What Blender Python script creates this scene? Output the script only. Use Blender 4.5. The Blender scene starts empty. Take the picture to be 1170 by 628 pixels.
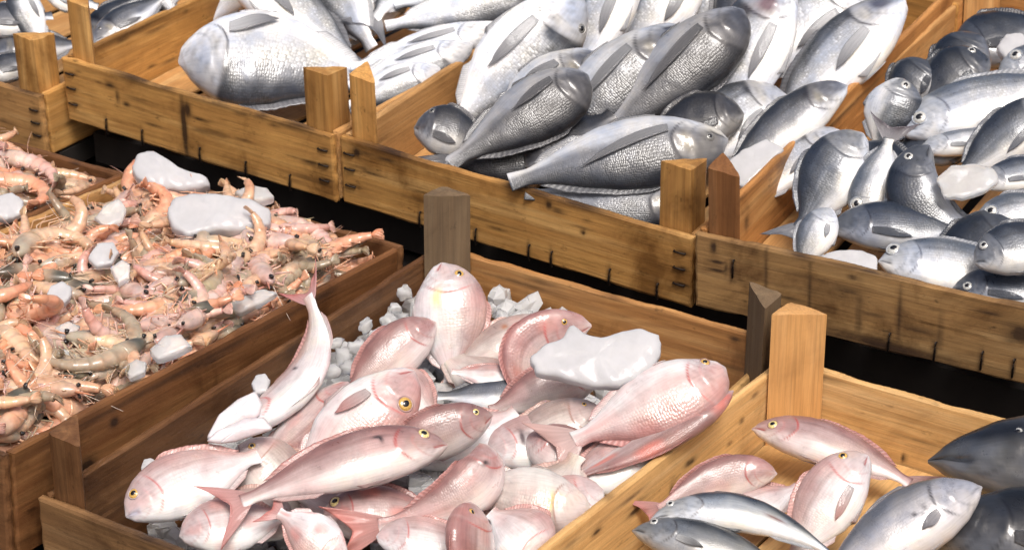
import bpy, math, random
import numpy as np
from mathutils import Vector, Matrix
random.seed(7); RNG = np.random.default_rng(7)
SC = bpy.context.scene; COL = SC.collection
# ------------------------------------------------------------------ camera geometry
OZ = 1.9                                   # camera height above the ground
F = 2585.24; CX, CY = 585.0, 314.0         # focal length and centre, in photo pixels
CAM = np.array([0, 0, OZ])
FW = np.array([0.0, 0.89355111, -0.44896149]); RT = np.array([0.9999987, -0.00072149, -0.00143595]); UP = np.array([0.00160702, 0.44896091, 0.89354995])
def ray(q): return FW + RT*((q[0]-CX)/F) - UP*((q[1]-CY)/F)
def proj(X):
    d = np.asarray(X)-CAM; w = d@FW
    return np.stack([CX+F*(d@RT)/w, CY-F*(d@UP)/w], -1)
def unit(v): v = np.asarray(v, float); return v/np.linalg.norm(v)
def sstep(a, b, x): t = np.clip((x-a)/(b-a), 0, 1); return t*t*(3-2*t)
def lerp(a, b, t): t = np.asarray(t)[..., None]; return a*(1-t)+b*t

# ------------------------------------------------------------------ object helpers
def link(o, parent=None):
    COL.objects.link(o)
    if parent is not None:
        o.parent = parent
    return o
def tag(o, label=None, cat=None, group=None, kind=None):
    if label: o['label'] = label
    if cat: o['category'] = cat
    if group: o['group'] = group
    if kind: o['kind'] = kind
    return o
def empty(name, loc, rot=None):
    o = bpy.data.objects.new(name, None); o.empty_display_size = .02
    if rot is not None: o.matrix_world = Matrix.Translation(Vector(loc)) @ rot.to_4x4()
    else: o.location = loc
    return link(o)
def mesh_obj(name, verts, faces, mat, parent=None, loc=None, smooth=True, colors=None, uvs=None, extra=None):
    me = bpy.data.meshes.new(name)
    verts = np.asarray(verts, float)
    me.from_pydata(verts.tolist(), [], faces)
    if smooth: me.polygons.foreach_set('use_smooth', [True]*len(me.polygons))
    if colors is not None:
        a = me.color_attributes.new('Col', 'FLOAT_COLOR', 'POINT')
        c = np.asarray(colors, float)
        if c.shape[1] == 3: c = np.hstack([c, np.ones((len(c), 1))])
        a.data.foreach_set('color', c.ravel())
    if uvs is not None:
        u = me.uv_layers.new(name='UVMap'); idx = np.empty(len(me.loops), int); me.loops.foreach_get('vertex_index', idx)
        u.data.foreach_set('uv', np.asarray(uvs, float)[idx].ravel())
    me.materials.append(mat); me.update()
    o = bpy.data.objects.new(name, me)
    if loc is not None: o.location = loc
    return link(o, parent)
def grid_faces(n, m, wrap=False, off=0):
    f = []
    for i in range(n-1):
        for j in range(m if wrap else m-1):
            j2 = (j+1) % m
            f.append((off+i*m+j, off+i*m+j2, off+(i+1)*m+j2, off+(i+1)*m+j))
    return f
def sheet(P, N, th):
    """closed thin solid from a grid of points P[n,m,3] with normals N, thickness th[n,m]"""
    n, m = P.shape[:2]
    A = (P+N*th[..., None]/2).reshape(-1, 3); B = (P-N*th[..., None]/2).reshape(-1, 3); k = n*m
    f = grid_faces(n, m)+[t[::-1] for t in grid_faces(n, m, off=k)]
    ring = [j for j in range(m)]+[i*m+m-1 for i in range(1, n)]+[(n-1)*m+j for j in range(m-2, -1, -1)]+[i*m for i in range(n-2, 0, -1)]
    for a, b in zip(ring, ring[1:]+ring[:1]): f.append((b, a, a+k, b+k))
    return np.vstack([A, B]), f
def tube(pts, rad, n=6, cap=True):
    pts = np.asarray(pts, float); rad = np.broadcast_to(np.asarray(rad, float), (len(pts),))
    T = np.gradient(pts, axis=0); T /= np.linalg.norm(T, axis=1)[:, None]+1e-12
    up = np.array([0.13, 0.21, 1.0]); V = []
    for p, t, r in zip(pts, T, rad):
        a = np.cross(t, up); a /= np.linalg.norm(a)+1e-9; b = np.cross(t, a)
        for k in range(n):
            w = 2*math.pi*k/n; V.append(p+(a*math.cos(w)+b*math.sin(w))*r)
    f = grid_faces(len(pts), n, True)
    if cap: f += [tuple(range(n))[::-1], tuple((len(pts)-1)*n+k for k in range(n))]
    return np.array(V), f
def merge(parts):
    V = []; Fc = []; o = 0
    for v, f in parts:
        V.append(v); Fc += [tuple(i+o for i in t) for t in f]; o += len(v)
    return np.vstack(V), Fc

# ------------------------------------------------------------------ materials
def newmat(name):
    m = bpy.data.materials.new(name); m.use_nodes = True; nt = m.node_tree
    b = nt.nodes['Principled BSDF']; return m, nt, b
def nd(nt, typ, **kw):
    n = nt.nodes.new(typ)
    for k, v in kw.items():
        if k in n.inputs: n.inputs[k].default_value = v
        else: setattr(n, k, v)
    return n
def L(nt, a, b): nt.links.new(a, b)
def ramp(nt, fac, stops):
    r = nt.nodes.new('ShaderNodeValToRGB'); e = r.color_ramp.elements
    while len(e) < len(stops): e.new(.5)
    for x, (p, c) in zip(e, stops):
        x.position = p; x.color = (c, c, c, 1) if not hasattr(c, '__len__') else (*c, 1)
    L(nt, fac, r.inputs['Fac']); return r
def mixc(nt, mode, fac, a, b):
    m = nt.nodes.new('ShaderNodeMix'); m.data_type = 'RGBA'; m.blend_type = mode
    for sock, v in ((m.inputs[0], fac), (m.inputs[6], a), (m.inputs[7], b)):
        if hasattr(v, 'is_linked'): L(nt, v, sock)
        else: sock.default_value = v if not hasattr(v, '__len__') else (*v, 1)
    return m.outputs[2]
def maths(nt, op, a, b=0.0):
    m = nt.nodes.new('ShaderNodeMath'); m.operation = op
    for sock, v in ((m.inputs[0], a), (m.inputs[1], b)):
        if hasattr(v, 'is_linked'): L(nt, v, sock)
        else: sock.default_value = v
    return m.outputs[0]

def wood_mat(name, light, mid, dark, stain=.5, rough=.6, seed=0.0, grey=0.0):
    m, nt, b = newmat(name)
    tc = nd(nt, 'ShaderNodeTexCoord'); oi = nd(nt, 'ShaderNodeObjectInfo')
    add = nd(nt, 'ShaderNodeVectorMath', operation='ADD'); L(nt, tc.outputs['Object'], add.inputs[0])
    rv = nd(nt, 'ShaderNodeCombineXYZ'); r10 = maths(nt, 'MULTIPLY', oi.outputs['Random'], 17.3+seed)
    for i in range(3): L(nt, r10, rv.inputs[i])
    L(nt, rv.outputs[0], add.inputs[1])
    mp = nd(nt, 'ShaderNodeMapping'); mp.inputs['Scale'].default_value = (3.0, 46, 46); L(nt, add.outputs[0], mp.inputs[0])
    wob = nd(nt, 'ShaderNodeTexNoise', Scale=1.2, Detail=3); L(nt, mp.outputs[0], wob.inputs['Vector'])
    # long growth-ring figure
    mp2 = nd(nt, 'ShaderNodeMapping'); mp2.inputs['Scale'].default_value = (2.2, 20, 20); L(nt, add.outputs[0], mp2.inputs[0])
    fig = nd(nt, 'ShaderNodeTexNoise', Scale=1.0, Detail=2, Distortion=1.2); L(nt, mp2.outputs[0], fig.inputs['Vector'])
    rings = maths(nt, 'SINE', maths(nt, 'MULTIPLY', fig.outputs[0], 34.0)); rings = maths(nt, 'MULTIPLY_ADD', rings, .5); nt.nodes[-1].inputs[2].default_value = .5
    mp3 = nd(nt, 'ShaderNodeMapping'); mp3.inputs['Scale'].default_value = (12, 420, 420); L(nt, add.outputs[0], mp3.inputs[0])
    fine = nd(nt, 'ShaderNodeTexNoise', Scale=1.0, Detail=5, Roughness=.7); L(nt, mp3.outputs[0], fine.inputs['Vector'])
    g = ramp(nt, wob.outputs[0], [(.32, mid), (.5, mid), (.68, light)])
    c = mixc(nt, 'MIX', maths(nt, 'MULTIPLY', rings, .38), g.outputs[0], dark)
    fr = ramp(nt, fine.outputs[0], [(.3, .62), (.55, 1.0), (.8, 1.12)])
    c = mixc(nt, 'MULTIPLY', .75, c, fr.outputs[0])
    # blotchy moisture and dirt
    st = nd(nt, 'ShaderNodeTexNoise', Scale=9.0, Detail=6, Roughness=.65, Distortion=.4); L(nt, add.outputs[0], st.inputs['Vector'])
    sr = ramp(nt, st.outputs[0], [(.34, (.34, .27, .20)), (.48, (.9, .85, .78)), (.66, (1.12, 1.08, 1.0))])
    c = mixc(nt, 'MULTIPLY', stain, c, sr.outputs[0])
    sp = nd(nt, 'ShaderNodeTexNoise', Scale=70.0, Detail=4, Roughness=.7); mps = nd(nt, 'ShaderNodeMapping'); mps.inputs['Scale'].default_value = (.45, 1, 1)
    L(nt, add.outputs[0], mps.inputs[0]); L(nt, mps.outputs[0], sp.inputs['Vector'])
    spr = ramp(nt, sp.outputs[0], [(.30, .25), (.37, 1.0), (1, 1.0)])
    c = mixc(nt, 'MULTIPLY', .55*stain+.15, c, spr.outputs[0])
    if grey: 
        c = mixc(nt, 'MIX', maths(nt, 'MULTIPLY', st.outputs[0], grey), c, (.10, .085, .065))
    # painted-on marks carried by the board itself: R darkens (stains), G lightens (bare streaks)
    at = nd(nt, 'ShaderNodeVertexColor'); at.layer_name = 'Col'; sep = nd(nt, 'ShaderNodeSeparateColor'); L(nt, at.outputs[0], sep.inputs[0])
    brk = ramp(nt, sp.outputs[0], [(.33, .6), (.5, 1)])
    c = mixc(nt, 'MIX', maths(nt, 'MINIMUM', maths(nt, 'MULTIPLY', maths(nt, 'MULTIPLY', sep.outputs[0], brk.outputs[0]), 1.7), .92), c, (.030, .016, .010))
    c = mixc(nt, 'MIX', maths(nt, 'MULTIPLY', sep.outputs[1], .6), c, (.62, .42, .2))
    hsv = nd(nt, 'ShaderNodeHueSaturation'); L(nt, c, hsv.inputs['Color'])
    L(nt, maths(nt, 'MULTIPLY_ADD', oi.outputs['Random'], .36), hsv.inputs['Value']); nt.nodes[-1].inputs[2].default_value = .82
    L(nt, hsv.outputs[0], b.inputs['Base Color'])
    b.inputs['Roughness'].default_value = rough; b.inputs['Specular IOR Level'].default_value = .35
    bm = nd(nt, 'ShaderNodeBump', Strength=.45, Distance=.0012); L(nt, maths(nt, 'ADD', fine.outputs[0], wob.outputs[0]), bm.inputs['Height'])
    L(nt, bm.outputs[0], b.inputs['Normal'])
    return m
W_T = wood_mat('wood_orange', (.74, .46, .18), (.59, .325, .105), (.35, .165, .050), .9, .5)
W_TI = wood_mat('wood_tan', (.66, .42, .19), (.54, .30, .115), (.38, .19, .07), .4, .55)
W_P2 = wood_mat('wood_brown_damp', (.36, .22, .11), (.26, .145, .065), (.12, .06, .028), .8, .55, 6)
W_RP2 = wood_mat('wood_post_dark', (.40, .20, .085), (.30, .135, .05), (.15, .06, .022), .8, .55, 9)
W_P = wood_mat('wood_wet_brown', (.25, .130, .060), (.165, .078, .034), (.070, .030, .014), .8, .42)
W_PR = wood_mat('wood_tan_worn', (.62, .35, .14), (.48, .235, .08), (.28, .12, .04), .8, .55)
W_G = wood_mat('wood_grey_weathered', (.27, .19, .11), (.20, .13, .07), (.10, .062, .032), .85, .7, 3, .5)
W_S = wood_mat('wood_red_brown', (.33, .165, .068), (.22, .097, .038), (.10, .040, .016), .8, .45, 5)
W_R = wood_mat('wood_pale_yellow', (.72, .50, .25), (.62, .39, .165), (.47, .26, .10), .45, .5, 2)
W_RP = wood_mat('wood_post_orange', (.72, .42, .18), (.62, .34, .13), (.46, .23, .08), .25, .5, 8)
W_3 = wood_mat('wood_olive_worn', (.52, .34, .15), (.40, .24, .095), (.20, .105, .04), 1.0, .65, 4, .25)

m, nt, b = newmat('staple_rust'); b.inputs['Base Color'].default_value = (.022, .014, .010, 1); b.inputs['Metallic'].default_value = .5; b.inputs['Roughness'].default_value = .6; M_ST = m
def fish_mat(name, metallic, rough, scale_amt, scales=26, TI=((.80, .90, 1.08), (1.06, 1.0, .86)), bump=.35, sss=0.0):
    m, nt, b = newmat(name)
    at = nd(nt, 'ShaderNodeVertexColor'); at.layer_name = 'Col'
    uv = nd(nt, 'ShaderNodeUVMap'); uv.uv_map = 'UVMap'
    vo = nd(nt, 'ShaderNodeTexVoronoi', Scale=float(scales)); vo.voronoi_dimensions = '2D'; vo.inputs['Randomness'].default_value = .55
    L(nt, uv.outputs[0], vo.inputs['Vector'])
    edge = ramp(nt, vo.outputs['Distance'], [(.0, 1.12), (.35, 1.0), (.62, .55)])
    glint = nd(nt, 'ShaderNodeSeparateColor'); L(nt, vo.outputs['Color'], glint.inputs[0])
    fl = ramp(nt, glint.outputs[0], [(0, .72), (.6, 1.0), (.85, 1.15), (1, 1.9)])  # sparkle painted into the skin colour
    tc0 = nd(nt, 'ShaderNodeTexCoord'); nm = nd(nt, 'ShaderNodeTexNoise', Scale=22.0, Detail=4, Roughness=.6); L(nt, tc0.outputs['Object'], nm.inputs['Vector']); msk = ramp(nt, nm.outputs[0], [(.36, .12), (.6, 1.0)])
    al = maths(nt, 'MULTIPLY', at.outputs['Alpha'], msk.outputs[0])
    tn = ramp(nt, nm.outputs[0], [(.3, TI[0]), (.5, (1, 1, 1)), (.68, TI[1])])
    base_c = mixc(nt, 'MULTIPLY', .9, at.outputs['Color'], tn.outputs[0])
    c = mixc(nt, 'MULTIPLY', maths(nt, 'MULTIPLY', al, scale_amt), base_c, edge.outputs[0])
    c = mixc(nt, 'MULTIPLY', maths(nt, 'MULTIPLY', al, scale_amt*.8), c, fl.outputs[0])
    tc = nd(nt, 'ShaderNodeTexCoord'); n2 = nd(nt, 'ShaderNodeTexNoise', Scale=38.0, Detail=5, Roughness=.65); L(nt, tc.outputs['Object'], n2.inputs['Vector'])
    n3 = nd(nt, 'ShaderNodeTexNoise', Scale=160.0, Detail=3); L(nt, tc.outputs['Object'], n3.inputs['Vector'])
    nr = ramp(nt, n2.outputs[0], [(.3, .74), (.5, 1.0), (.72, 1.12)]); c = mixc(nt, 'MULTIPLY', .8, c, nr.outputs[0])
    # thin long streaks along the flank
    mp = nd(nt, 'ShaderNodeMapping'); mp.inputs['Scale'].default_value = (2.2, 34, 1); L(nt, uv.outputs[0], mp.inputs[0])
    n4 = nd(nt, 'ShaderNodeTexNoise', Scale=1.0, Detail=3); L(nt, mp.outputs[0], n4.inputs['Vector'])
    sr = ramp(nt, n4.outputs[0], [(.35, .82), (.55, 1.04)]); c = mixc(nt, 'MULTIPLY', .6, c, sr.outputs[0])
    if sss:
        nb = nd(nt, 'ShaderNodeTexNoise', Scale=85.0, Detail=4, Roughness=.7); L(nt, tc.outputs['Object'], nb.inputs['Vector']); br = ramp(nt, nb.outputs[0], [(.66, 0), (.74, .55)])
        c = mixc(nt, 'MIX', maths(nt, 'MULTIPLY', br.outputs[0], .8), c, (.34, .07, .06))
    L(nt, c, b.inputs['Base Color'])
    rr = ramp(nt, n2.outputs[0], [(.3, rough*.7), (.7, rough*1.5)]); L(nt, rr.outputs[0], b.inputs['Roughness'])
    b.inputs['Metallic'].default_value = metallic; b.inputs['Specular IOR Level'].default_value = .55
    b.inputs['Coat Weight'].default_value = .6; b.inputs['Coat Roughness'].default_value = .05
    if sss:
        b.inputs['Subsurface Weight'].default_value = sss; b.inputs['Subsurface Radius'].default_value = (.006, .003, .002); b.inputs['Subsurface Scale'].default_value = 1
    h = maths(nt, 'ADD', maths(nt, 'MULTIPLY', maths(nt, 'MULTIPLY', vo.outputs['Distance'], al), -1.0), maths(nt, 'MULTIPLY', n3.outputs[0], .6))
    h = maths(nt, 'ADD', h, maths(nt, 'MULTIPLY', n2.outputs[0], .9))
    bm = nd(nt, 'ShaderNodeBump', Strength=bump, Distance=.0012); L(nt, h, bm.inputs['Height'])
    L(nt, bm.outputs[0], b.inputs['Normal']); L(nt, bm.outputs[0], b.inputs['Coat Normal'])
    return m
M_PINK = fish_mat('skin_pink', 0.0, .34, .16, 30, bump=.24, sss=.15, TI=((.90, .80, .82), (1.04, 1.02, .92)))
M_GREY = fish_mat('skin_silver_grey', .12, .36, .95, 42, bump=.3)
M_BLUE = fish_mat('skin_blue_silver', .15, .33, .6, 34, bump=.26)
M_SMOOTH = fish_mat('skin_smooth', .15, .30, .12, 40, bump=.25)
def fin_mat(name):
    m, nt, b = newmat(name)
    at = nd(nt, 'ShaderNodeVertexColor'); at.layer_name = 'Col'; uv = nd(nt, 'ShaderNodeUVMap'); uv.uv_map = 'UVMap'
    wv = nd(nt, 'ShaderNodeTexWave', Scale=7.0, Distortion=1.2, Detail=1); wv.bands_direction = 'Y'; L(nt, uv.outputs[0], wv.inputs['Vector'])
    r = ramp(nt, wv.outputs['Fac'], [(0, .72), (1, 1.1)]); c = mixc(nt, 'MULTIPLY', .8, at.outputs['Color'], r.outputs[0])
    L(nt, c, b.inputs['Base Color']); b.inputs['Roughness'].default_value = .34; b.inputs['Coat Weight'].default_value = .3; b.inputs['Alpha'].default_value = .8
    bm = nd(nt, 'ShaderNodeBump', Strength=.5, Distance=.0006); L(nt, wv.outputs['Fac'], bm.inputs['Height']); L(nt, bm.outputs[0], b.inputs['Normal'])
    return m
M_FIN = fin_mat('fin_membrane')
def plain(name, col, rough=.3, coat=0.0, metallic=0.0, noise=0.0):
    m, nt, b = newmat(name); b.inputs['Base Color'].default_value = (*col, 1); b.inputs['Roughness'].default_value = rough
    b.inputs['Coat Weight'].default_value = coat; b.inputs['Metallic'].default_value = metallic
    if noise:
        tc = nd(nt, 'ShaderNodeTexCoord'); n = nd(nt, 'ShaderNodeTexNoise', Scale=noise, Detail=5); L(nt, tc.outputs['Object'], n.inputs['Vector'])
        r = ramp(nt, n.outputs[0], [(.3, tuple(x*.6 for x in col)), (.7, tuple(min(1, x*1.3) for x in col))]); L(nt, r.outputs[0], b.inputs['Base Color'])
    return m
M_PUP = plain('pupil_black', (.006, .006, .008), .06, 1.0)
M_IRIS = {'gold': plain('iris_gold', (.62, .38, .10), .15, 1.0, 0, 900), 'yellow': plain('iris_yellow', (.75, .62, .26), .15, 1.0, 0, 900), 'silver': plain('iris_silver', (.68, .68, .64), .12, 1.0, .3, 900),
          'grey': plain('iris_grey', (.22, .22, .21), .12, 1.0, .2, 900)}
def ice_mat(name, base, tr, rough=.22):
    m, nt, b = newmat(name); b.inputs['Roughness'].default_value = rough
    b.inputs['Transmission Weight'].default_value = tr; b.inputs['IOR'].default_value = 1.31
    tc = nd(nt, 'ShaderNodeTexCoord'); n = nd(nt, 'ShaderNodeTexNoise', Scale=45.0, Detail=6, Roughness=.6); L(nt, tc.outputs['Object'], n.inputs['Vector'])
    r = ramp(nt, n.outputs[0], [(.3, tuple(x*.88 for x in base)), (.6, base)]); L(nt, r.outputs[0], b.inputs['Base Color'])
    b.inputs['Subsurface Weight'].default_value = .35; b.inputs['Subsurface Radius'].default_value = (.012, .012, .014); b.inputs['Subsurface Scale'].default_value = 1
    bm = nd(nt, 'ShaderNodeBump', Strength=.4, Distance=.002); L(nt, n.outputs[0], bm.inputs['Height']); L(nt, bm.outputs[0], b.inputs['Normal'])
    return m
M_ICE = ice_mat('ice_cloudy', (.66, .665, .69), .25, .10); M_ICE2 = ice_mat('ice_clear', (.95, .96, .97), .6, .07); M_ICE3 = ice_mat('ice_crushed', (.88, .89, .90), .45, .06)
# ------------------------------------------------------------------ crates
def rel(o, A, B, Z, d):
    o, A, B, Z = map(np.array, (o, A, B, Z)); return o+A*d[0]+B*d[1]+Z*d[2], A, B, Z
PF = ([-.3855, 1.5588, -.9836+OZ], [.8412, -.5407, .0007], [.5406, .8411, -.0141], [.0071, .0122, .9999])
RF = ([-.0628, 1.3724, -.9836+OZ], [.8235, -.5669, .0225], [.5673, .823, -.0287], [-.0022, .0364, .9993])
T1F = ([-.517, 2.43, -.9404+OZ], [.8201, -.5722, -.0012], [.572, .8198, .0294], [-.0158, -.0248, .9996])
T2F = ([-.1823, 2.2002, -.941+OZ], [.8438, -.5362, -.0242], [.5366, .8417, .0599], [-.0117, -.0635, .9979])
T3F = ([.175, 1.9553, -.9366+OZ], [.8618, -.507, .0174], [.5051, .8607, .0631], [-.047, -.0456, .9979])
FR = {}
class Fr: pass
def frame(name, fr, off=(0, 0, 0)):
    f = Fr(); f.o, f.A, f.B, f.Z = rel(*fr, off)
    f.A = unit(f.A); f.B = unit(f.B-f.A*(f.A@f.B)); f.Z = np.cross(f.A, f.B); FR[name] = f; return f
frame('P', PF); frame('R', RF); frame('T1', T1F); frame('T2', T2F); frame('T3', T3F)
def tilted(fr, deg):
    o, A, B, Z = fr; A, B, Z = map(np.array, (A, B, Z)); c, s = math.cos(math.radians(deg)), math.sin(math.radians(deg)); return (o, A, B*c+Z*s, Z*c-B*s)
def rebase(fr, off, deg): o, A, B, Z = rel(*fr, off); return tilted((o, A, B, Z), deg)
frame('S', rebase(PF, (-.354, -.02, .044), -3.3)); frame('S0', rebase(PF, (-.354-.358, -.03, .036), -3.0)); frame('T0', T1F, (-.41, -.03, -.040))
def at(fr, q, h=0.0):
    """the point seen at photo pixel q on the plane h above the crate's rim"""
    d = ray(q); t = ((fr.o-CAM)@fr.Z+h)/(d@fr.Z); return CAM+d*t
def inplane(P0, N, q):
    d = ray(q); return CAM+d*(((P0-CAM)@N)/(d@N))
def board(name, mat, parent, p0, ex, ey, ez, spots=(), nx=None, rag=.0009):
    """a plank: ex is the long edge vector (in crate coordinates), ey thickness, ez height; p0 its corner.
    spots: (u along, w up, radius u, radius w, strength, channel) in metres"""
    ex, ey, ez = map(np.array, (ex, ey, ez)); lx, ly, lz = map(np.linalg.norm, (ex, ey, ez))
    X, Y, Z = ex/lx, ey/ly, ez/lz
    fine = .003 if len(spots) > 3 else .006; nx = nx or max(10, int(lx/fine)); nz = max(4, int(lz/fine)); ny = 2
    V = {}; vs = []; fs = []
    seed = random.random()*100
    chips = [(random.uniform(0, lx), random.uniform(.004, .02), random.uniform(.4, 1.5)) for _ in range(int(lx*14))]
    def rn(x, y, z): return .55*math.sin(x*23+seed)+.35*math.sin(x*71+seed*2)+random.uniform(-.16, .16)-sum(a_*math.exp(-((x-c_)/w_)**2) for c_, w_, a_ in chips if abs(x-c_) < 2.5*w_)*(1 if z > lz/2 else -1)
    def vid(i, j, k):
        key = (i, j, k)
        if key not in V:
            x, y, z = lx*i/nx, ly*j/ny, lz*k/nz
            q = [x, y, z]; r = rn(x, y, z)
            if k == nz: q[2] += rag*r*1.3
            if k == 0: q[2] += rag*r
            if i in (0, nx): q[0] += rag*.6*math.sin(z*300+seed)
            if j in (0, ny): q[1] += rag*.25*r
            # worn arrises
            e = (j in (0, ny))+(k in (0, nz))+(i in (0, nx))
            if e >= 2:
                c = .0011
                q[1] += c*(1 if j == 0 else -1 if j == ny else 0); q[2] += c*(1 if k == 0 else -1 if k == nz else 0)*.8; q[0] += c*.6*(1 if i == 0 else -1 if i == nx else 0)
            V[key] = len(vs); vs.append(q)
        return V[key]
    for i in range(nx):
        for k in range(nz):
            fs.append((vid(i, 0, k), vid(i+1, 0, k), vid(i+1, 0, k+1), vid(i, 0, k+1)))
            fs.append((vid(i, ny, k), vid(i, ny, k+1), vid(i+1, ny, k+1), vid(i+1, ny, k)))
        for j in range(ny):
            fs.append((vid(i, j, 0), vid(i, j+1, 0), vid(i+1, j+1, 0), vid(i+1, j, 0)))
            fs.append((vid(i, j, nz), vid(i+1, j, nz), vid(i+1, j+1, nz), vid(i, j+1, nz)))
    for k in range(nz):
        for j in range(ny):
            fs.append((vid(0, j, k), vid(0, j, k+1), vid(0, j+1, k+1), vid(0, j+1, k)))
            fs.append((vid(nx, j, k), vid(nx, j+1, k), vid(nx, j+1, k+1), vid(nx, j, k+1)))
    vs = np.array(vs); col = np.zeros((len(vs), 3))
    for (u, w, ru, rw, st, ch) in spots:
        d = ((vs[:, 0]-u)/ru)**2+((vs[:, 2]-w)/rw)**2
        col[:, ch] = np.maximum(col[:, ch], st*np.exp(-d*1.2))
    if np.dot(np.cross(X, Y), Z) < 0: fs = [f[::-1] for f in fs]
    M = Matrix(((X[0], Y[0], Z[0], p0[0]), (X[1], Y[1], Z[1], p0[1]), (X[2], Y[2], Z[2], p0[2]), (0, 0, 0, 1)))
    # mirrored frames keep the grain along X and bake the handedness into the vertices
    if np.dot(np.cross(X, Y), Z) < 0:
        vs[:, 1] *= -1; M = Matrix(((X[0], -Y[0], Z[0], p0[0]), (X[1], -Y[1], Z[1], p0[1]), (X[2], -Y[2], Z[2], p0[2]), (0, 0, 0, 1)))
    o = mesh_obj(name, vs, fs, mat, parent, smooth=False, colors=col); o.matrix_local = M
    return o
def post(mat, parent, cx, cy, sx, sy, z0, z1, leg=.036, rough_top=.003, leg2=None):
    """triangular corner post; right angle at (cx, cy), legs towards sx (along) and sy (across)"""
    leg2 = leg2 or leg; n = 10; m = 6
    tri = [np.array([0, 0]), np.array([leg, 0]), np.array([0, leg2])]
    ring = []
    for a, b2 in ((0, 1), (1, 2), (2, 0)):
        for k in range(m):
            t = k/m; p = tri[a]*(1-t)+tri[b2]*t
            if k == 0: p = tri[a]*.94+(tri[a-1]+tri[b2])*.03
            ring.append(p)
    vs = []; H = z1-z0; c = np.array([leg, leg2])/3
    for i in range(n+1):
        for p in ring:
            z = H*i/n
            if i == n: z += (p[0]*.07-p[1]*.05)*(1 if cx > .1 else -1)+random.uniform(-1, 1)*rough_top*.22
            vs.append([z, p[0]*sx, p[1]*sy])
    R = len(ring); fs = grid_faces(n+1, R, True)
    vs.append([H+rough_top*.35, c[0]*sx, c[1]*sy]); t = len(vs)-1
    for k in range(R): fs.append((n*R+k, n*R+(k+1) % R, t))
    fs.append(tuple(range(R))[::-1])
    if sx*sy < 0: fs = [f[::-1] for f in fs]
    o = mesh_obj('corner_post', vs, fs, mat, parent, smooth=False, colors=np.zeros((len(vs), 3)))
    o.matrix_local = Matrix(((0, 1, 0, cx), (0, 0, 1, cy), (1, 0, 0, z0), (0, 0, 0, 1)))
    return o
def staple(parent, x, y, z, horiz=True, ln=.012):
    ln = ln if horiz else .019; h = ln/2; r = .0011; d = -.0016
    a, b2 = (-h, h)
    pts = [(a, .003, 0), (a, d, 0), (0, d*1.3, 0), (b2, d, 0), (b2, .003, 0)]
    if not horiz: pts = [(p[2]+.0006*k, p[1], p[0]) for k, p in enumerate(pts)]
    v, f = tube(pts, r, 5); o = mesh_obj('staple', v, f, M_ST, parent); o.location = (x, y, z); return o
def crate(fname, name, label, W, Ln, D, mats, posts, spots=None, th=.008, slats=5, staples=(), group='wooden fish crates', leg=.036, post_h=.07, feet=0.0, slat_gap=.012, two=(), right_drop=0.0):
    """mats: front, right, rear, left, floor, post. posts: dict corner -> (mat, extra height)"""
    fr = FR[fname]; spots = spots or {}
    base = fr.o-fr.Z*(D+feet)
    R = Matrix((fr.A, fr.B, fr.Z)).transposed()
    r = empty(name, base, R); tag(r, label, 'crate', group)
    z = feet
    spots = dict(spots); spots['front'] = list(spots.get('front', ()))+[(x+(.003 if hz else 0), D+zz, .008 if hz else .0022, .0022 if hz else .012, .75, 0) for x, zz, hz in staples]+[(random.uniform(.02, W-.02), random.uniform(.01, D), random.uniform(.004, .02), random.uniform(.001, .003), random.uniform(.3, .7), 0) for _ in range(14)]+[(random.uniform(.02, W-.02), D-.001, random.uniform(.015, .05), random.uniform(.002, .006), .55, 0) for _ in range(5)]
    for kk in ('left', 'right', 'rear'): spots[kk] = list(spots.get(kk, ()))+[(random.uniform(.02, Ln*.9), random.uniform(.01, D), random.uniform(.004, .025), random.uniform(.001, .003), random.uniform(.25, .6), 0) for _ in range(10)]
    def side(key, p0, ex, ey, mat):
        if key in two:     # two slats, one above the other with a gap
            board(two[key][1], mat, r, (p0[0], p0[1], z+two[key][0]+.003), ex, ey, (0, 0, D-two[key][0]-.003), spots.get(key, ()))
            board(two[key][1], mats[key+'2'] if key+'2' in mats else mat, r, (p0[0], p0[1], z), ex, ey, (0, 0, two[key][0]), ())
        else:
            board('end_board' if key in ('front', 'rear') else 'side_board', mat, r, (p0[0], p0[1], z), ex, ey, (0, 0, D), spots.get(key, ()))
    side('front', (0, 0), (W, 0, 0), (0, th, 0), mats['front']); side('rear', (0, Ln-th), (W, 0, 0), (0, th, 0), mats['rear'])
    DD = D; D = D-right_drop
    side('right', (W-th, th+.0015), (0, Ln-2*th-.003, 0), (th, 0, 0), mats['right']); D = DD
    side('left', (.0, th+.0015), (0, Ln-2*th-.003, 0), (th, 0, 0), mats['left'])
    n = slats; sw = (W-2*th-.003-slat_gap*(n-1))/n
    for i in range(n):
        board('floor_slat', mats['floor'], r, (th+.0015+i*(sw+slat_gap), th+.002, z+.001), (0, Ln-2*th-.004, 0), (sw, 0, 0), (0, 0, .006))
    for key, (mt, h) in posts.items():
        cx = th+.001 if key[1] == 'L' else W-th-.001+(.030 if fname == 'P' and key == 'RR' else 0); cy = th+.001 if key[0] == 'F' else Ln-th-.001
        post(mt, r, cx, cy, 1 if key[1] == 'L' else -1, 1 if key[0] == 'F' else -1, (0 if feet else .0085), z+D+h, leg)
    for (x, zz, hz) in staples: staple(r, x, 0, z+D+zz, hz)
    return r
ST = [(.012, -.018, True), (.012, -.036, True), (.012, -.056, True)]
def stset(W, bots): return ST+[(W-.014, -.020, True), (W-.014, -.038, True), (W-.014, -.056, True)]+[(x, -.072, False) for x in bots]
mt = lambda f, r, b, l, fl: dict(front=f, right=r, rear=b, left=l, floor=fl)
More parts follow.
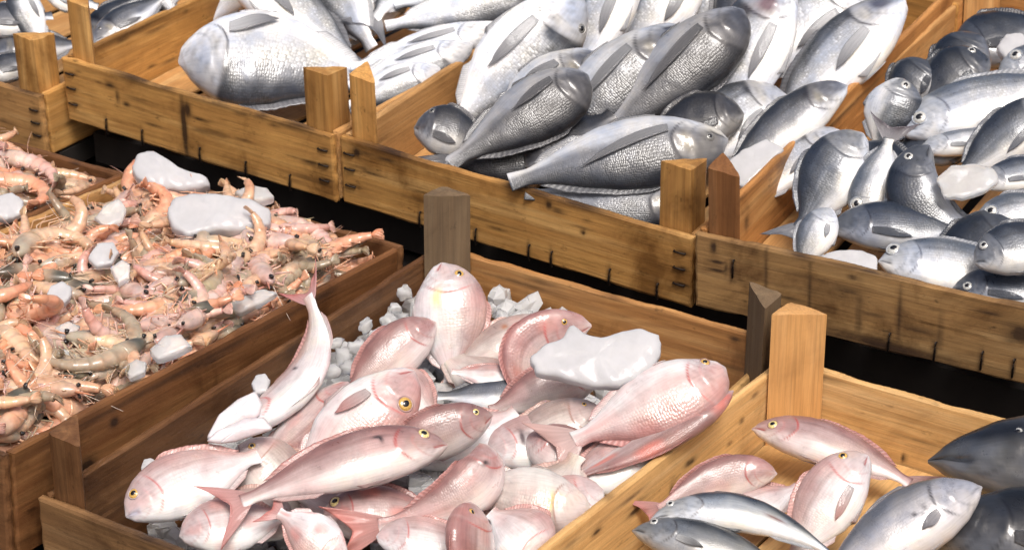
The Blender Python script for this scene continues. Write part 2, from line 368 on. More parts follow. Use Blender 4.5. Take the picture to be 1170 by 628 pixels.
crate('T0', 'fish_crate', 'tan wooden crate at the upper left edge, only its corner in view', .40, .50, .079, mt(W_TI, W_T, W_T, W_T, W_TI), {'FR': (W_T, .062), 'FL': (W_T, .06)},
      staples=[(.40-.012, -.02, True), (.40-.012, -.036, True), (.40-.012, -.052, True), (.31, -.060, False)], group='crates on the raised back row')
crate('T1', 'fish_crate', 'orange wooden crate with a dark smear on its front board, holding silver fish', .399, .50, .080, mt(W_T, W_TI, W_T, W_T, W_TI), {'FL': (W_T, .068), 'FR': (W_T, .062), 'RL': (W_T, .06)},
      spots={'front': [(.185, .035, .0045, .045, .85, 0), (.192, .06, .006, .012, .7, 0), (.075, .062, .010, .004, .6, 0), (.085, .050, .003, .010, .6, 0), (.098, .044, .006, .003, .7, 0), (.155, .078, .03, .004, .5, 0), (.23, .078, .05, .004, .5, 0),
             (.34, .076, .04, .004, .5, 0), (.21, .052, .012, .0015, .7, 0), (.36, .02, .03, .003, .4, 0)], 'left': [(.1, .075, .08, .006, .5, 0)]},
      staples=stset(.399, [.062, .118, .205, .272, .335]), group='crates on the raised back row')
crate('T2', 'fish_crate', 'orange wooden crate in the middle of the back row, heaped with large dark grey fish', .424, .66, .080, mt(W_T, W_TI, W_T, W_TI, W_TI), {'FL': (W_T, .070), 'FR': (W_T, .066), 'RL': (W_T, .06)},
      spots={'front': [(.022, .066, .005, .006, .8, 0), (.06, .068, .012, .002, .6, 0), (.26, .07, .004, .006, .7, 0), (.27, .066, .010, .004, .5, 0), (.30, .05, .003, .003, .8, 0), (.15, .03, .10, .002, .35, 0), (.12, .010, .03, .003, .5, 0)]},
      staples=stset(.424, [.10, .17, .235, .262, .33, .385]), group='crates on the raised back row')
crate('T3', 'fish_crate', 'weathered olive brown wooden crate at the right, filled with small blue and silver fish', .42, .745, .082, mt(W_3, W_T, W_TI, W_PR, W_TI), {'FL': (W_RP2, .066), 'RL': (W_TI, .07)},
      spots={'front': [(.325, .052, .012, .010, .85, 0), (.325, .052, .026, .018, .45, 0), (.36, .035, .05, .004, .8, 1), (.30, .043, .02, .003, .6, 1), (.38, .028, .05, .0022, .8, 0), (.02, .07, .003, .006, .9, 0), (.024, .055, .010, .0015, .8, 0),
             (.024, .046, .010, .0015, .8, 0), (.034, .05, .0015, .008, .8, 0), (.12, .04, .002, .05, .45, 0), (.17, .03, .004, .04, .4, 0), (.21, .04, .003, .04, .5, 0), (.25, .03, .003, .03, .4, 0), (.075, .05, .002, .05, .4, 0), (.20, .006, .12, .008, .55, 0), (.14, .062, .10, .0015, .5, 0)],
             'left': [(.18, .07, .012, .01, .35, 0), (.3, .06, .2, .003, .5, 0), (.09, .045, .006, .010, .5, 0)]},
      staples=[(.04, -.03, False), (.20, -.070, False), (.245, -.068, False), (.29, -.066, False), (.32, -.066, False)], group='crates on the raised back row')
crate('P', 'fish_crate', 'brown wooden crate in the foreground centre heaped with pink fish and ice', .363, .58, .100, mt(W_P2, W_R, W_PR, W_P, W_P), {'FL': (W_P, .058), 'RL': (W_G, .068), 'RR': (W_G, .052)},
      spots={'rear': [(.10, .085, .05, .003, .4, 0), (.33, .06, .03, .002, .4, 0)], 'left': [(.2, .05, .2, .002, .6, 0)]}, right_drop=.035, group='crates on the lower front row')
crate('S', 'fish_crate', 'red brown wooden crate at the left, full of shrimps', .342, .556, .100, mt(W_P, W_S, W_P, W_TI, W_P), {},
      spots={'right': [(.085, .05, .010, .008, .9, 0), (.12, .078, .006, .005, .8, 0), (.2, .09, .2, .003, .5, 0)]}, group='crates on the lower front row')
crate('S0', 'fish_crate', 'brown wooden shrimp crate cut off by the left edge, under the upper left crate', .345, .56, .090, mt(W_P, W_S, W_P, W_P, W_P), {}, group='crates on the lower front row')
crate('R', 'fish_crate', 'pale yellow wooden crate at the lower right with a broken-topped orange corner post', .42, .55, .076, mt(W_R, W_R, W_R, W_R, W_R), {'RL': (W_RP, .060)}, feet=.024, slats=5, slat_gap=.003,
      spots={'left': [(.36, .05, .010, .003, .9, 0), (.33, .035, .004, .010, .7, 0), (.27, .045, .012, .003, .8, 0), (.21, .055, .008, .003, .7, 0), (.15, .03, .004, .008, .6, 0), (.45, .05, .005, .003, .6, 0)],
             'rear': [(.07, .02, .0015, .006, .9, 0), (.13, .012, .002, .005, .9, 0), (.02, .06, .02, .002, .4, 0)]}, leg=.040, group='crates on the lower front row')
# setting: tables under the crates, floor
def slab(name, fr, a0, a1, b0, b1, z0, z1, mat, kind='structure'):
    R = Matrix((fr.A, fr.B, fr.Z)).transposed(); vs = [(a, b2, z) for z in (z0, z1) for a, b2 in ((a0, b0), (a1, b0), (a1, b1), (a0, b1))]
    fs = [(0, 3, 2, 1), (4, 5, 6, 7), (0, 1, 5, 4), (1, 2, 6, 5), (2, 3, 7, 6), (3, 0, 4, 7)]
    o = mesh_obj(name, vs, fs, mat, smooth=False); o.matrix_world = Matrix.Translation(Vector(fr.o)) @ R.to_4x4(); return o
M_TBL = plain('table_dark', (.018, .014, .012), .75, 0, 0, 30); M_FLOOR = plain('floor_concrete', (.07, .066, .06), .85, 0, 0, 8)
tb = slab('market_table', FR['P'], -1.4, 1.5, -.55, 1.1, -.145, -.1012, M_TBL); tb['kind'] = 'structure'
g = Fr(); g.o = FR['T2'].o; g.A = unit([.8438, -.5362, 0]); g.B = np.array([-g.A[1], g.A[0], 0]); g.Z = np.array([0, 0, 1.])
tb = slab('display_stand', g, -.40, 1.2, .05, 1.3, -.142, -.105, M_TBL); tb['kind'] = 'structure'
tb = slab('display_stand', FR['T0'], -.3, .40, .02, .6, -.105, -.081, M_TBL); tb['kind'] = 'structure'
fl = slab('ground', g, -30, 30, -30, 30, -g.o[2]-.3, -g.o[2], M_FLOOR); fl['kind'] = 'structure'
def leg_box(fr, a, b2, ztop):
    p = fr.o+fr.A*a+fr.B*b2; s = .03; z1 = p[2]+ztop
    vs = [(x, y, z) for z in (0, z1) for x, y in ((-s, -s), (s, -s), (s, s), (-s, s))]
    o = mesh_obj('table_leg', vs, [(0, 3, 2, 1), (4, 5, 6, 7), (0, 1, 5, 4), (1, 2, 6, 5), (2, 3, 7, 6), (3, 0, 4, 7)], M_TBL, smooth=False, loc=(p[0], p[1], 0)); o['kind'] = 'structure'
for a, b2 in ((-1.3, -.5), (1.4, -.5), (-1.3, 1.0), (1.4, 1.0)): leg_box(FR['P'], a, b2, -.15)
# ------------------------------------------------------------------ fish
def spl(pts, s):
    x, y = zip(*pts); g = np.linspace(0, 1, 401); v = np.interp(g, x, y); k = np.exp(-np.linspace(-2, 2, 25)**2); k /= k.sum()
    vp = np.concatenate([2*v[0]-v[12:0:-1], v, 2*v[-1]-v[-2:-14:-1]]); v2 = np.convolve(vp, k, 'valid')
    return np.interp(s, g, v2)
TOP = {'bream': [(0, .06), (.03, .19), (.08, .31), (.15, .415), (.22, .48), (.32, .53), (.42, .54), (.55, .49), (.7, .36), (.82, .21), (.92, .115), (1, .13)],
       'slim': [(0, .04), (.05, .19), (.12, .33), (.2, .43), (.32, .50), (.45, .51), (.6, .45), (.75, .31), (.87, .17), (.94, .11), (1, .13)],
       'tuna': [(0, .03), (.06, .2), (.15, .36), (.28, .48), (.42, .52), (.58, .46), (.74, .3), (.88, .12), (.95, .06), (1, .07)]}
BOT = {'bream': [(0, .04), (.03, .12), (.08, .19), (.15, .27), (.25, .37), (.36, .43), (.48, .44), (.6, .40), (.72, .29), (.84, .165), (.92, .10), (1, .12)],
       'slim': [(0, .03), (.05, .15), (.12, .27), (.22, .38), (.35, .45), (.48, .46), (.62, .40), (.75, .28), (.87, .15), (.94, .10), (1, .12)],
       'tuna': [(0, .03), (.06, .18), (.15, .33), (.28, .44), (.42, .48), (.58, .44), (.74, .28), (.88, .11), (.95, .05), (1, .06)]}
WID = [(0, .16), (.04, .36), (.1, .62), (.18, .86), (.28, 1.0), (.42, .99), (.58, .82), (.72, .56), (.85, .30), (.94, .15), (1, .10)]
SP = {  # dorsal, mid, belly, head, gill line, fin, iris, material, shape, thickness, scale density
 'pink':  dict(c=[(.34, .165, .155), (.58, .46, .45), (.72, .69, .69)], head=(.48, .30, .285), gill=(.50, .07, .06), fin=(.58, .27, .25), iris='gold', mat=M_PINK, sh='bream', th=.40),
 'mauve': dict(c=[(.25, .13, .12), (.43, .315, .305), (.68, .60, .59)], head=(.36, .215, .205), gill=(.42, .06, .05), fin=(.48, .22, .20), iris='yellow', mat=M_PINK, sh='slim', th=.62),
 'white': dict(c=[(.46, .31, .29), (.66, .605, .605), (.75, .74, .755)], head=(.56, .46, .46), gill=(.52, .13, .12), fin=(.62, .33, .30), iris='gold', mat=M_PINK, sh='bream', th=.42),
 'pearl': dict(c=[(.38, .29, .26), (.54, .475, .44), (.64, .61, .58)], head=(.62, .52, .50), gill=(.30, .14, .10), fin=(.66, .42, .36), iris='gold', mat=M_PINK, sh='bream', th=.42),
 'grey':  dict(c=[(.022, .026, .034), (.12, .127, .145), (.60, .61, .63)], head=(.16, .16, .175), gill=(.03, .03, .04), fin=(.17, .175, .19), iris='grey', mat=M_GREY, sh='bream', th=.46),
 'dark':  dict(c=[(.018, .019, .023), (.052, .054, .062), (.30, .30, .31)], head=(.085, .083, .090), gill=(.012, .012, .016), fin=(.10, .10, .11), iris='grey', mat=M_GREY, sh='bream', th=.46),
 'silver': dict(c=[(.030, .036, .048), (.50, .52, .56), (.92, .92, .93)], head=(.55, .56, .60), gill=(.04, .04, .05), fin=(.20, .205, .225), iris='grey', mat=M_GREY, sh='bream', th=.46),
 'blue':  dict(c=[(.026, .033, .048), (.15, .168, .198), (.68, .69, .71)], head=(.25, .262, .285), gill=(.04, .05, .07), fin=(.13, .145, .18), iris='silver', mat=M_BLUE, sh='bream', th=.44),
 'navy':  dict(c=[(.013, .018, .028), (.040, .048, .064), (.17, .182, .21)], head=(.07, .078, .095), gill=(.01, .012, .02), fin=(.05, .06, .08), iris='silver', mat=M_BLUE, sh='bream', th=.46),
 'chrome': dict(c=[(.10, .118, .145), (.46, .475, .505), (.80, .81, .83)], head=(.44, .47, .52), gill=(.10, .11, .14), fin=(.34, .36, .40), iris='silver', mat=M_BLUE, sh='slim', th=.6),
 'mackerel': dict(c=[(.02, .028, .04), (.36, .385, .41), (.74, .75, .76)], head=(.42, .44, .47), gill=(.10, .09, .09), fin=(.12, .13, .15), iris='silver', mat=M_SMOOTH, sh='tuna', th=.7),
 'bonito': dict(c=[(.010, .012, .016), (.035, .038, .046), (.16, .165, .18)], head=(.06, .066, .08), gill=(.01, .01, .015), fin=(.05, .055, .07), iris='silver', mat=M_SMOOTH, sh='tuna', th=.72),
 'spotted': dict(c=[(.13, .135, .15), (.40, .395, .42), (.58, .565, .59)], head=(.40, .40, .44), gill=(.02, .02, .03), fin=(.20, .20, .23), iris='silver', mat=M_SMOOTH, sh='tuna', th=.7),
}
FISH = []; JR = np.random.default_rng(99)
def fish(frn, sp, S, T, h, D, up, label, k=.5, M=None, roll=0.0, tail=1.0, tdir=None, arch=0.0, fork=.55, name='fish', cat='fish', group=None, eye=1.0, tint=1.0, pec=True,
         mouth=1.0, blood=0.0, spots=(), dors=1.0, open_gill=0.0, pec_len=None, pecdown=.35, red=None, tailcol=None, eyepos=(.135, .20), gloss=None, bands=0.0, both=False):
    if M is None:      # no two fish lie perfectly straight
        vx, vy = T[0]-S[0], T[1]-S[1]; j = JR.uniform(-.035, .035); M = ((S[0]+T[0])/2-vy*j, (S[1]+T[1])/2+vx*j)
    arch += JR.uniform(-.002, .004)
    if frn == 'P': D *= 1.07
    if frn == 'T2': D *= 1.08
    P = SP[sp]; fr = FR[frn]; mid = M or ((S[0]+T[0])/2, (S[1]+T[1])/2)
    A0 = at(fr, mid, h); cam = unit(CAM-A0); N = unit(fr.Z*(1-k)+cam*k)
    p0, p2 = inplane(A0, N, S), inplane(A0, N, T); ctrl = 2*A0-(p0+p2)/2+N*arch*2 if M else (p0+p2)/2+N*arch*2
    t = unit(p2-p0); n0 = unit(N-t*(N@t)); d0 = np.cross(t, n0)
    if roll:
        a = math.radians(roll); d0, n0 = d0, n0
    UPV = {'U': (0, -1), 'D': (0, 1), 'L': (-1, 0), 'R': (1, 0)}[up]
    e = proj(A0+d0*.01)-proj(A0); sg = 1 if e@np.array(UPV) > 0 else -1
    tp = unit(proj(p2)-proj(p0)); perp = abs(e[0]*tp[1]-e[1]*tp[0])/.01
    Dm = D/perp
    a = math.radians(roll)   # + rolls the belly towards the viewer
    Ls = np.linalg.norm(p2-p0)
    big = max(np.linalg.norm(np.subtract(S, T)), D)
    ns, nv = (120, 56) if big > 110 else (84, 44) if big > 60 else (56, 32)
    def frames(s):
        s = np.asarray(s, float)[..., None]; sc = np.clip(s, 0, 1)
        c = p0*(1-sc)**2+ctrl*2*sc*(1-sc)+p2*sc**2; tg = 2*(1-sc)*(ctrl-p0)+2*sc*(p2-ctrl)
        c = c+(s-sc)*tg; tg = tg/np.linalg.norm(tg, axis=-1, keepdims=True)
        nn = n0-tg*np.sum(tg*n0, -1, keepdims=True); nn /= np.linalg.norm(nn, axis=-1, keepdims=True); dd = np.cross(tg, nn)*sg
        return c, tg, dd*math.cos(a)+nn*math.sin(a)*1.0, nn*math.cos(a)-dd*math.sin(a)
    def W(s, z, y):
        c, tg, dd, nn = frames(s); return c+dd*(np.asarray(z)[..., None]*Dm)+nn*(np.asarray(y)[..., None]*Dm)
    rs = np.random.default_rng(len(FISH)*13+5); ph = rs.uniform(0, 6.28, 12)
    s = np.linspace(0, 1, ns)**1.25; phi = np.linspace(-math.pi/2, 1.5*math.pi, nv, endpoint=False)
    Sg, Ph = np.meshgrid(s, phi, indexing='ij'); q = np.sin(Ph); cy = np.cos(Ph)
    top, bot, wid = spl(TOP[P['sh']], Sg), spl(BOT[P['sh']], Sg), spl(WID, Sg)*P['th']*.5*(1 if P['sh'] == 'bream' else .85)
    nose = np.sqrt(np.clip(Sg/.035, 0, 1))
    H = np.where(q > 0, top, bot)*(.35+.65*nose); wid = wid*(.25+.75*nose)
    # gill cover: a plate standing slightly proud of the body behind it
    gl = .285-.10*np.clip(q, -1, 1)**2+.035*(q < 0)*q
    step = sstep(.012, -.004, Sg-gl)*sstep(.03, .16, Sg)
    pre = sstep(.008, -.004, Sg-(gl-.085))
    ml = -.13-2.6*Sg                                      # mouth line
    mo = np.exp(-((q-ml)/.085)**2)*sstep(.105, .075, Sg)*mouth
    cheek = 1+.05*step+.03*pre-.20*mo
    lump = .02*np.sin(Sg*9+ph[0])*np.sin(q*2+ph[1])+.012*np.sin(Sg*23+ph[2]+q*4)
    hdm = sstep(.02, -.03, Sg-gl)*sstep(.0, .05, Sg)
    lump = lump+hdm*(.010*np.sin(Sg*95+ph[3]+q*6)*np.sin(q*9+ph[4])+.010*np.sin(Sg*48+q*9+ph[5]))
    y = wid*np.sign(cy)*np.abs(cy)**.92*(cheek+lump); z = H*q*(1+.25*lump)-.0*mo
    V = W(Sg, z, y)
    # colours
    c3 = [np.array(x) for x in P['c']]
    jit = .10*np.sin(Sg*11+ph[3])+.07*np.sin(Sg*29+ph[4]+q*5)
    qq = q+jit*.7
    col = lerp(c3[2], c3[1], sstep(-.62, -.02, qq)); col = lerp(col, c3[0], sstep(.12, .78, qq)*.95)
    hd = sstep(.02, -.02, Sg-gl)*sstep(-.75, .1, q)*.65; col = lerp(col, np.array(P['head']), hd)
    bl = sstep(.25, .9, np.sin(Sg*7+ph[5])*np.sin(q*3+ph[6])+.5*np.sin(Sg*17+ph[7]))
    if P['mat'] is M_PINK:
        col = lerp(col, np.array((.66, .36, .34)), .24*bl)
        col = lerp(col, np.array((.62, .16, .12)), blood*sstep(.1, .9, np.sin(Sg*13+ph[8])*np.cos(q*4+ph[9]))*.8)
    # lateral line, scale rows
    ll = .52+.15*(Sg-.3)-.25*Sg; row = np.exp(-((q-ll)/.035)**2)*sstep(gl, gl+.03, Sg)
    col = lerp(col, c3[0]*.8+.02, row*(.55 if P['mat'] is not M_SMOOTH else .15))
    if bands:
        b_ = sstep(.2, .8, .5+.5*np.sin(q*26+.6*np.sin(Sg*6)))*sstep(gl, gl+.04, Sg)*sstep(-.5, .1, q); col = lerp(col, c3[0], bands*b_)
    g1 = np.exp(-((Sg-gl)/.0065)**2)*sstep(.85, .45, np.abs(q)); col = lerp(col, np.array(P['gill']), np.clip(g1*.95, 0, 1))
    g2 = np.exp(-((Sg-(gl-.085))/.007)**2)*sstep(.8, .4, np.abs(q+.2)); col = lerp(col, np.array(P['gill'])*.6+c3[1]*.4, g2*.5)
    if sp in ('grey', 'silver', 'dark'): col = lerp(col, np.array((.012, .012, .018)), .9*np.exp(-((Sg-gl-.015)/.028)**2-((q-.50)/.22)**2))
    if sp == 'grey' or sp == 'silver': col = lerp(col, np.array((.40, .33, .16)), .3*np.exp(-((Sg-gl+.06)/.03)**2-((q-.1)/.3)**2))
    col = lerp(col, np.array(P['gill'])*.7, np.clip(mo*1.1, 0, 1))
    mott = hdm*sstep(.1, .9, np.sin(Sg*70+ph[6]+q*5)*np.sin(q*11+ph[7]+Sg*30)); col = lerp(col, c3[0]*.9, .26*mott); col = lerp(col, c3[2], .10*hdm*sstep(.2, 1, np.sin(Sg*55+ph[8])*np.sin(q*8+ph[9])))
    col = lerp(col, c3[2]*.9, .5*sstep(.05, .0, Sg)*sstep(0, .5, 1-mo))
    for (ss, sq, rs_, rq, cc) in spots: col = lerp(col, np.array(cc), np.clip(1.3*np.exp(-(((Sg-ss)/rs_)**2+((q-sq)/rq)**2)), 0, 1)*(cy > -.05))
    if red: col = lerp(col, np.array(red), .55*sstep(.75, 1, Sg))
    col = np.clip(col*tint, 0, .95)
    sc = sstep(gl, gl+.05, Sg)*sstep(-.95, -.3, q)*(.35+.65*sstep(-.4, .4, q))
    rgba = np.concatenate([col.reshape(-1, 3), sc.reshape(-1, 1)], 1)
    uv = np.stack([Sg*Ls/Dm, (Ph+math.pi/2)/math.pi*.95], -1).reshape(-1, 2)
    cen = frames(np.array(.45))[0]
    root = empty(name, cen); tag(root, label, cat, group or 'fish heaped in the crates')
    faces = grid_faces(ns, nv, True)+[tuple(range(nv)), tuple((ns-1)*nv+j for j in range(nv))[::-1]]
    if sg < 0: pass
    Vw = V.reshape(-1, 3)-cen
    # consistent outward normals
    c0 = frames(np.array(.5))[0]-cen; f0 = faces[(ns//2)*nv]; p_ = Vw[list(f0)]; nrm = np.cross(p_[1]-p_[0], p_[2]-p_[0])
    if nrm@(p_.mean(0)-c0) < 0: faces = [f[::-1] for f in faces]
    mesh_obj('body', Vw, faces, P['mat'], root, colors=rgba, uvs=uv)
    fc = np.array(P['fin'])*tint
    def fin(nm, s_, z_, y_, u_, v_, base, tip, th=.006, alt=None):
        Pm = W(s_, z_, y_)-cen; du = np.gradient(Pm, axis=0); dv = np.gradient(Pm, axis=1); nr = np.cross(du, dv); nr /= np.linalg.norm(nr, axis=-1, keepdims=True)+1e-12
        tt = np.full(s_.shape, th*Dm)*(1-.7*u_); v, f = sheet(Pm, nr, tt); cc = lerp(np.array(base), np.array(tip), u_).reshape(-1, 3)
        cc = np.clip(cc*(1+.08*np.sin(v_.reshape(-1, 1)*40+ph[10])), 0, .95)
        uvv = np.stack([u_, v_], -1).reshape(-1, 2); return mesh_obj(nm, v, f, M_FIN, root, colors=np.vstack([cc, cc]), uvs=np.vstack([uvv, uvv]))
    bodyc = c3[1]*.6+c3[2]*.4
    # tail
    if tail > 0:
        u, v = np.meshgrid(np.linspace(0, 1, 14), np.linspace(-1, 1, 23), indexing='ij')
        tlm = .62*tail*Dm/Ls*(1.0 if P['sh'] != 'bream' else .75)
        x = .965+tlm*u*(1-fork*(1-np.abs(v)**1.3)*sstep(.1, 1, u)*.8); zz = v*(.10+(.50*tail)*u**.85*(.8 if P['sh'] == 'bream' else 1)); yy = .05*np.sin(v*3+ph[11])*u+.03*np.sin(v*9+ph[1])*u**2
        if tdir is not None: yy = yy+tdir*u*u
        tc_ = tailcol or fc
        if P['mat'] is M_PINK: tc_ = tuple(np.array(tc_)*.8+np.array((.56, .40, .38))*.2)
        fin('tail_fin', x, zz, yy, u, v, bodyc*.5+np.array(tc_)*.5, tc_, .02)
    # dorsal fin, folded back
    if dors > 0 and P['sh'] != 'tuna':
        u, v = np.meshgrid(np.linspace(0, 1, 5), np.linspace(0, 1, 41), indexing='ij'); sb = .30+.56*v
        hh = (.075*dors)*np.minimum(1, v*8)*np.minimum(1, (1-v)*6)*(1-.12*np.abs(np.sin(v*math.pi*11)))
        fin('dorsal_fin', sb+.03*u, spl(TOP[P['sh']], sb)*.965+hh*u, .012*np.sin(v*12)*u+.02*u, u, v, c3[0]*.5+fc*.5, fc, .016)
    elif P['sh'] == 'tuna':
        u, v = np.meshgrid(np.linspace(0, 1, 6), np.linspace(0, 1, 15), indexing='ij'); sb = .30+.22*v
        fin('dorsal_fin', sb+.05*u, spl(TOP['tuna'], sb)*.96+.09*u*(1-v)**.8, .01*u, u, v, c3[0], fc, .012)
    u, v = np.meshgrid(np.linspace(0, 1, 5), np.linspace(0, 1, 21), indexing='ij'); sb = .64+.22*v
    fin('anal_fin', sb+.03*u, -spl(BOT[P['sh']], sb)*.955-.065*np.minimum(1, v*6)*np.minimum(1, (1-v)*5)*u, .01*u, u, v, bodyc, fc*.6+bodyc*.4, .014)
    u, v = np.meshgrid(np.linspace(0, 1, 8), np.linspace(0, 1, 7), indexing='ij')
    for sd in (1, -1):
        sb = .335+.03*v+.15*u; b_ = spl(BOT[P['sh']], sb); fin('pelvic_fin', sb, -b_*(.93+.0*u)-.015-.05*u*(1-v), sd*(.06*(1-u)+.02+.05*u*v), u, v, bodyc, fc*.5+bodyc*.5, .012)
    if pec:
        ln = pec_len or (.27 if P['sh'] == 'bream' else .16)
        for sd in (1, -1):
            u, v = np.meshgrid(np.linspace(0, 1, 16), np.linspace(-1, 1, 9), indexing='ij')
            wv = .085*(1-u)**.8*(.55+1.6*u)+.004; s_ = .295+ln*u+.02*v*u; z_ = -.14-pecdown*.30*u**1.3+v*wv
            hb = np.where(z_ > 0, spl(TOP[P['sh']], s_), spl(BOT[P['sh']], s_)); y_ = spl(WID, s_)*P['th']*.5*(1 if P['sh'] == 'bream' else .85)*np.sqrt(np.clip(1-(z_/hb)**2, .05, 1))
            fin('pectoral_fin', s_, z_, sd*(y_*1.05+.014+.045*np.sin(u*2.6)*u), u, v, bodyc, fc, .014)
    # eyes
    if eye > 0:
        es, ez = eyepos; r = .068*eye*(1.0 if P['sh'] == 'bream' else .085/.068)*.92
        if sp in ('blue', 'chrome', 'navy'): r *= 1.3
        hb = float(spl((TOP if ez > 0 else BOT)[P['sh']], es)); zz = float(np.clip(ez/.36*.95, -.72, .72))*hb
        yb = float(spl(WID, es))*P['th']*.5*(1 if P['sh'] == 'bream' else .85)*math.sqrt(max(.2, 1-(zz/hb)**2))
        for sd in (1, -1):
            c, tg, dd, nn = frames(np.array(es)); cc = c+dd*zz*Dm+nn*sd*yb*1.01*Dm
            e1 = -tg; e3 = unit(nn*sd*.92+dd*(zz/hb)*.40+e1*.22); e1 = unit(e1-e3*(e1@e3)); e2 = np.cross(e3, e1)
            def disc(r_, dome, off, n=20, mrings=7, el=1.0):
                vs = []; 
                for i in range(mrings+1):
                    rr = i/mrings; hgt = dome*math.sqrt(max(0, 1-rr*rr))
                    for kk in range(n):
                        w = 2*math.pi*kk/n; vs.append(cc-cen+(e1*math.cos(w)*rr*r_*el+e2*math.sin(w)*rr*r_+e3*(hgt+off))*Dm)
                f = grid_faces(mrings+1, n, True); return np.array(vs), [t_[::-1] for t_ in f]
            # socket rim of darker skin belongs to the eye
            w = np.linspace(0, 2*math.pi, 25); rim = np.array([cc-cen+(e1*math.cos(x)*r*1.04+e2*math.sin(x)*r*1.04+e3*.002)*Dm for x in w])
            v1, f1 = disc(r, r*.42, -.002); eo = mesh_obj('eye', v1, f1, M_IRIS[P['iris']], root)
            v2, f2 = tube(rim, r*.14*Dm, 6, cap=False); mesh_obj('eyelid', v2, f2, P['mat'], eo, colors=np.tile(np.array([*(np.array(P['head'])*.75*tint), 0]), (len(v2), 1)), uvs=np.zeros((len(v2), 2)))
            v3, f3 = disc(r*.56, r*.30, r*.165, el=1.12); mesh_obj('pupil', v3, f3, M_PUP, eo)
    FISH.append(root); return root
# ------------------------------------------------------------------ fish in the foreground centre crate
GP = 'pink fish heaped in the foreground centre crate'
def pk(*a, **k): k.setdefault('pec', False); k.setdefault('group', GP); k.setdefault('name', 'pink_bream'); return fish('P', *a, **k)
pk('white', (505, 300), (517, 436), .012, 82, 'R', 'pale pink fish standing head up against the grey corner post', k=.75, blood=.1, tail=.62, fork=.35, tailcol=(.72, .30, .18), eye=1.05, spots=[(.33, -.25, .07, .16, (.74, .62, .30))], bands=.12, pec=False, tint=.97)
pk('white', (240, 505), (352, 338), .016, 58, 'L', 'white fish bent upwards, its red tail over the board beside the shrimps', k=.62, M=(348, 438), arch=.012, tail=1.05, fork=.75, tailcol=(.70, .17, .16), roll=-38, eye=0, tint=1.08, pec=False, spots=[(.52, .30, .012, .10, (.05, .04, .05))])
pk('pink', (474, 424), (338, 566), .012, 88, 'R', 'plump pink fish with a large golden eye, near the middle of the heap', k=.72, eye=1.45, blood=.25, tint=1.03, eyepos=(.19, .22), pec=True, pec_len=.2)
pk('mauve', (512, 509), (276, 573), .030, 62, 'U', 'long mauve fish with a pale yellow eye, lying across the front of the heap', k=.55, M=(402, 532), arch=.004, eye=1.25, tail=1.0, fork=.7, tailcol=(.68, .26, .24), spots=[(.36, .45, .022, .05, (.02, .015, .02)), (.345, .30, .010, .08, (.02, .015, .02))], eyepos=(.13, .18), pec=False)
pk('mauve', (563, 474), (425, 520), .006, 54, 'U', 'dusky mauve fish with its dark eye on top, behind the long mauve one', k=.6, roll=30, eye=.9, tint=.86, tail=0)
pk('mauve', (548, 506), (432, 600), .012, 58, 'U', 'curved pink fish bending round under the pointed snout of the long mauve one', k=.6, M=(536, 560), roll=25, eye=0, tail=.9, tailcol=(.68, .20, .16), blood=.25, spots=[(.26, .2, .025, .10, (.03, .02, .02)), (.29, .28, .02, .06, (.03, .02, .02))], mouth=0, pec=False, tint=1.08)
pk('mauve', (367, 590), (500, 584), -.012, 62, 'U', 'reddish head with a yellow eye at the bottom, under the tail of the curved fish', k=.65, eye=1.25, blood=.6, tint=.95, tail=0)
pk('pearl', (674, 578), (530, 552), .000, 76, 'D', 'pearly grey fish with a yellowish gill, beside the front corner of the yellow crate', k=.7, eye=0, tail=0, mouth=0, tint=.96, spots=[(.30, .1, .02, .3, (.66, .52, .25)), (.24, -.05, .03, .14, (.66, .40, .28)), (.5, .15, .2, .04, (.40, .36, .33))])
pk('pink', (538, 573), (540, 700), -.002, 90, 'U' if False else 'L', 'pink fish head poking up at the bottom edge with a red gill line', k=.75, roll=60, eye=.8, blood=.3, tail=0)
pk('white', (144, 590), (296, 520), .004, 72, 'U', 'large white fish at the left board, head down in the front corner', k=.6, eye=1.25, tail=0, blood=.08, tint=1.02, spots=[(.05, -.3, .05, .25, (.45, .45, .52))], eyepos=(.12, .20), tailcol=(.7, .3, .28))
pk('pearl', (272, 508), (350, 600), -.012, 78, 'R', 'cream and pink fish with a small dark eye under the bent white fish', k=.7, eye=.95, tail=.8, blood=.15, eyepos=(.13, .10))
pk('pink', (398, 436), (292, 530), -.004, 66, 'R', 'pink fish lying under the curve of the bent white fish', k=.65, roll=30, eye=.9, tail=0, blood=.35, tint=.98)
pk('white', (205, 612), (330, 588), -.010, 62, 'U', 'pale pink fish at the bottom edge below the large white one', k=.6, eye=0, blood=.35, mouth=0, tail=0, tint=.95)
pk('white', (395, 640), (318, 585), -.004, 56, 'L', 'white fish with a red fin at the bottom edge beneath the long mauve tail', k=.7, eye=0, blood=.55, mouth=0, tail=.8, tailcol=(.70, .18, .15))
pk('mauve', (498, 368), (396, 452), -.002, 56, 'U', 'greyish pink fish lying behind the upright one with its tail in the crushed ice', k=.6, eye=0, tail=0, tint=1.05, mouth=0, roll=15)
pk('pearl', (632, 372), (516, 420), -.004, 48, 'U', 'pale fish with a small brown spot behind the upright one', k=.6, eye=0, tail=0, mouth=0, tint=1.0, spots=[(.42, .55, .03, .10, (.35, .15, .08))])
pk('white', (600, 436), (516, 424), -.006, 26, 'U', 'slender pinkish tail end between the upright fish and the slab', k=.6, eye=0, tail=0, mouth=0, blood=.4)
pk('pink', (676, 372), (628, 478), .006, 66, 'L', 'pink fish curled under the big white slab of ice with its red tail down', k=.75, M=(604, 408), eye=.9, tail=.75, tailcol=(.70, .22, .20), roll=32, blood=.3, tint=1.0, fork=.4)
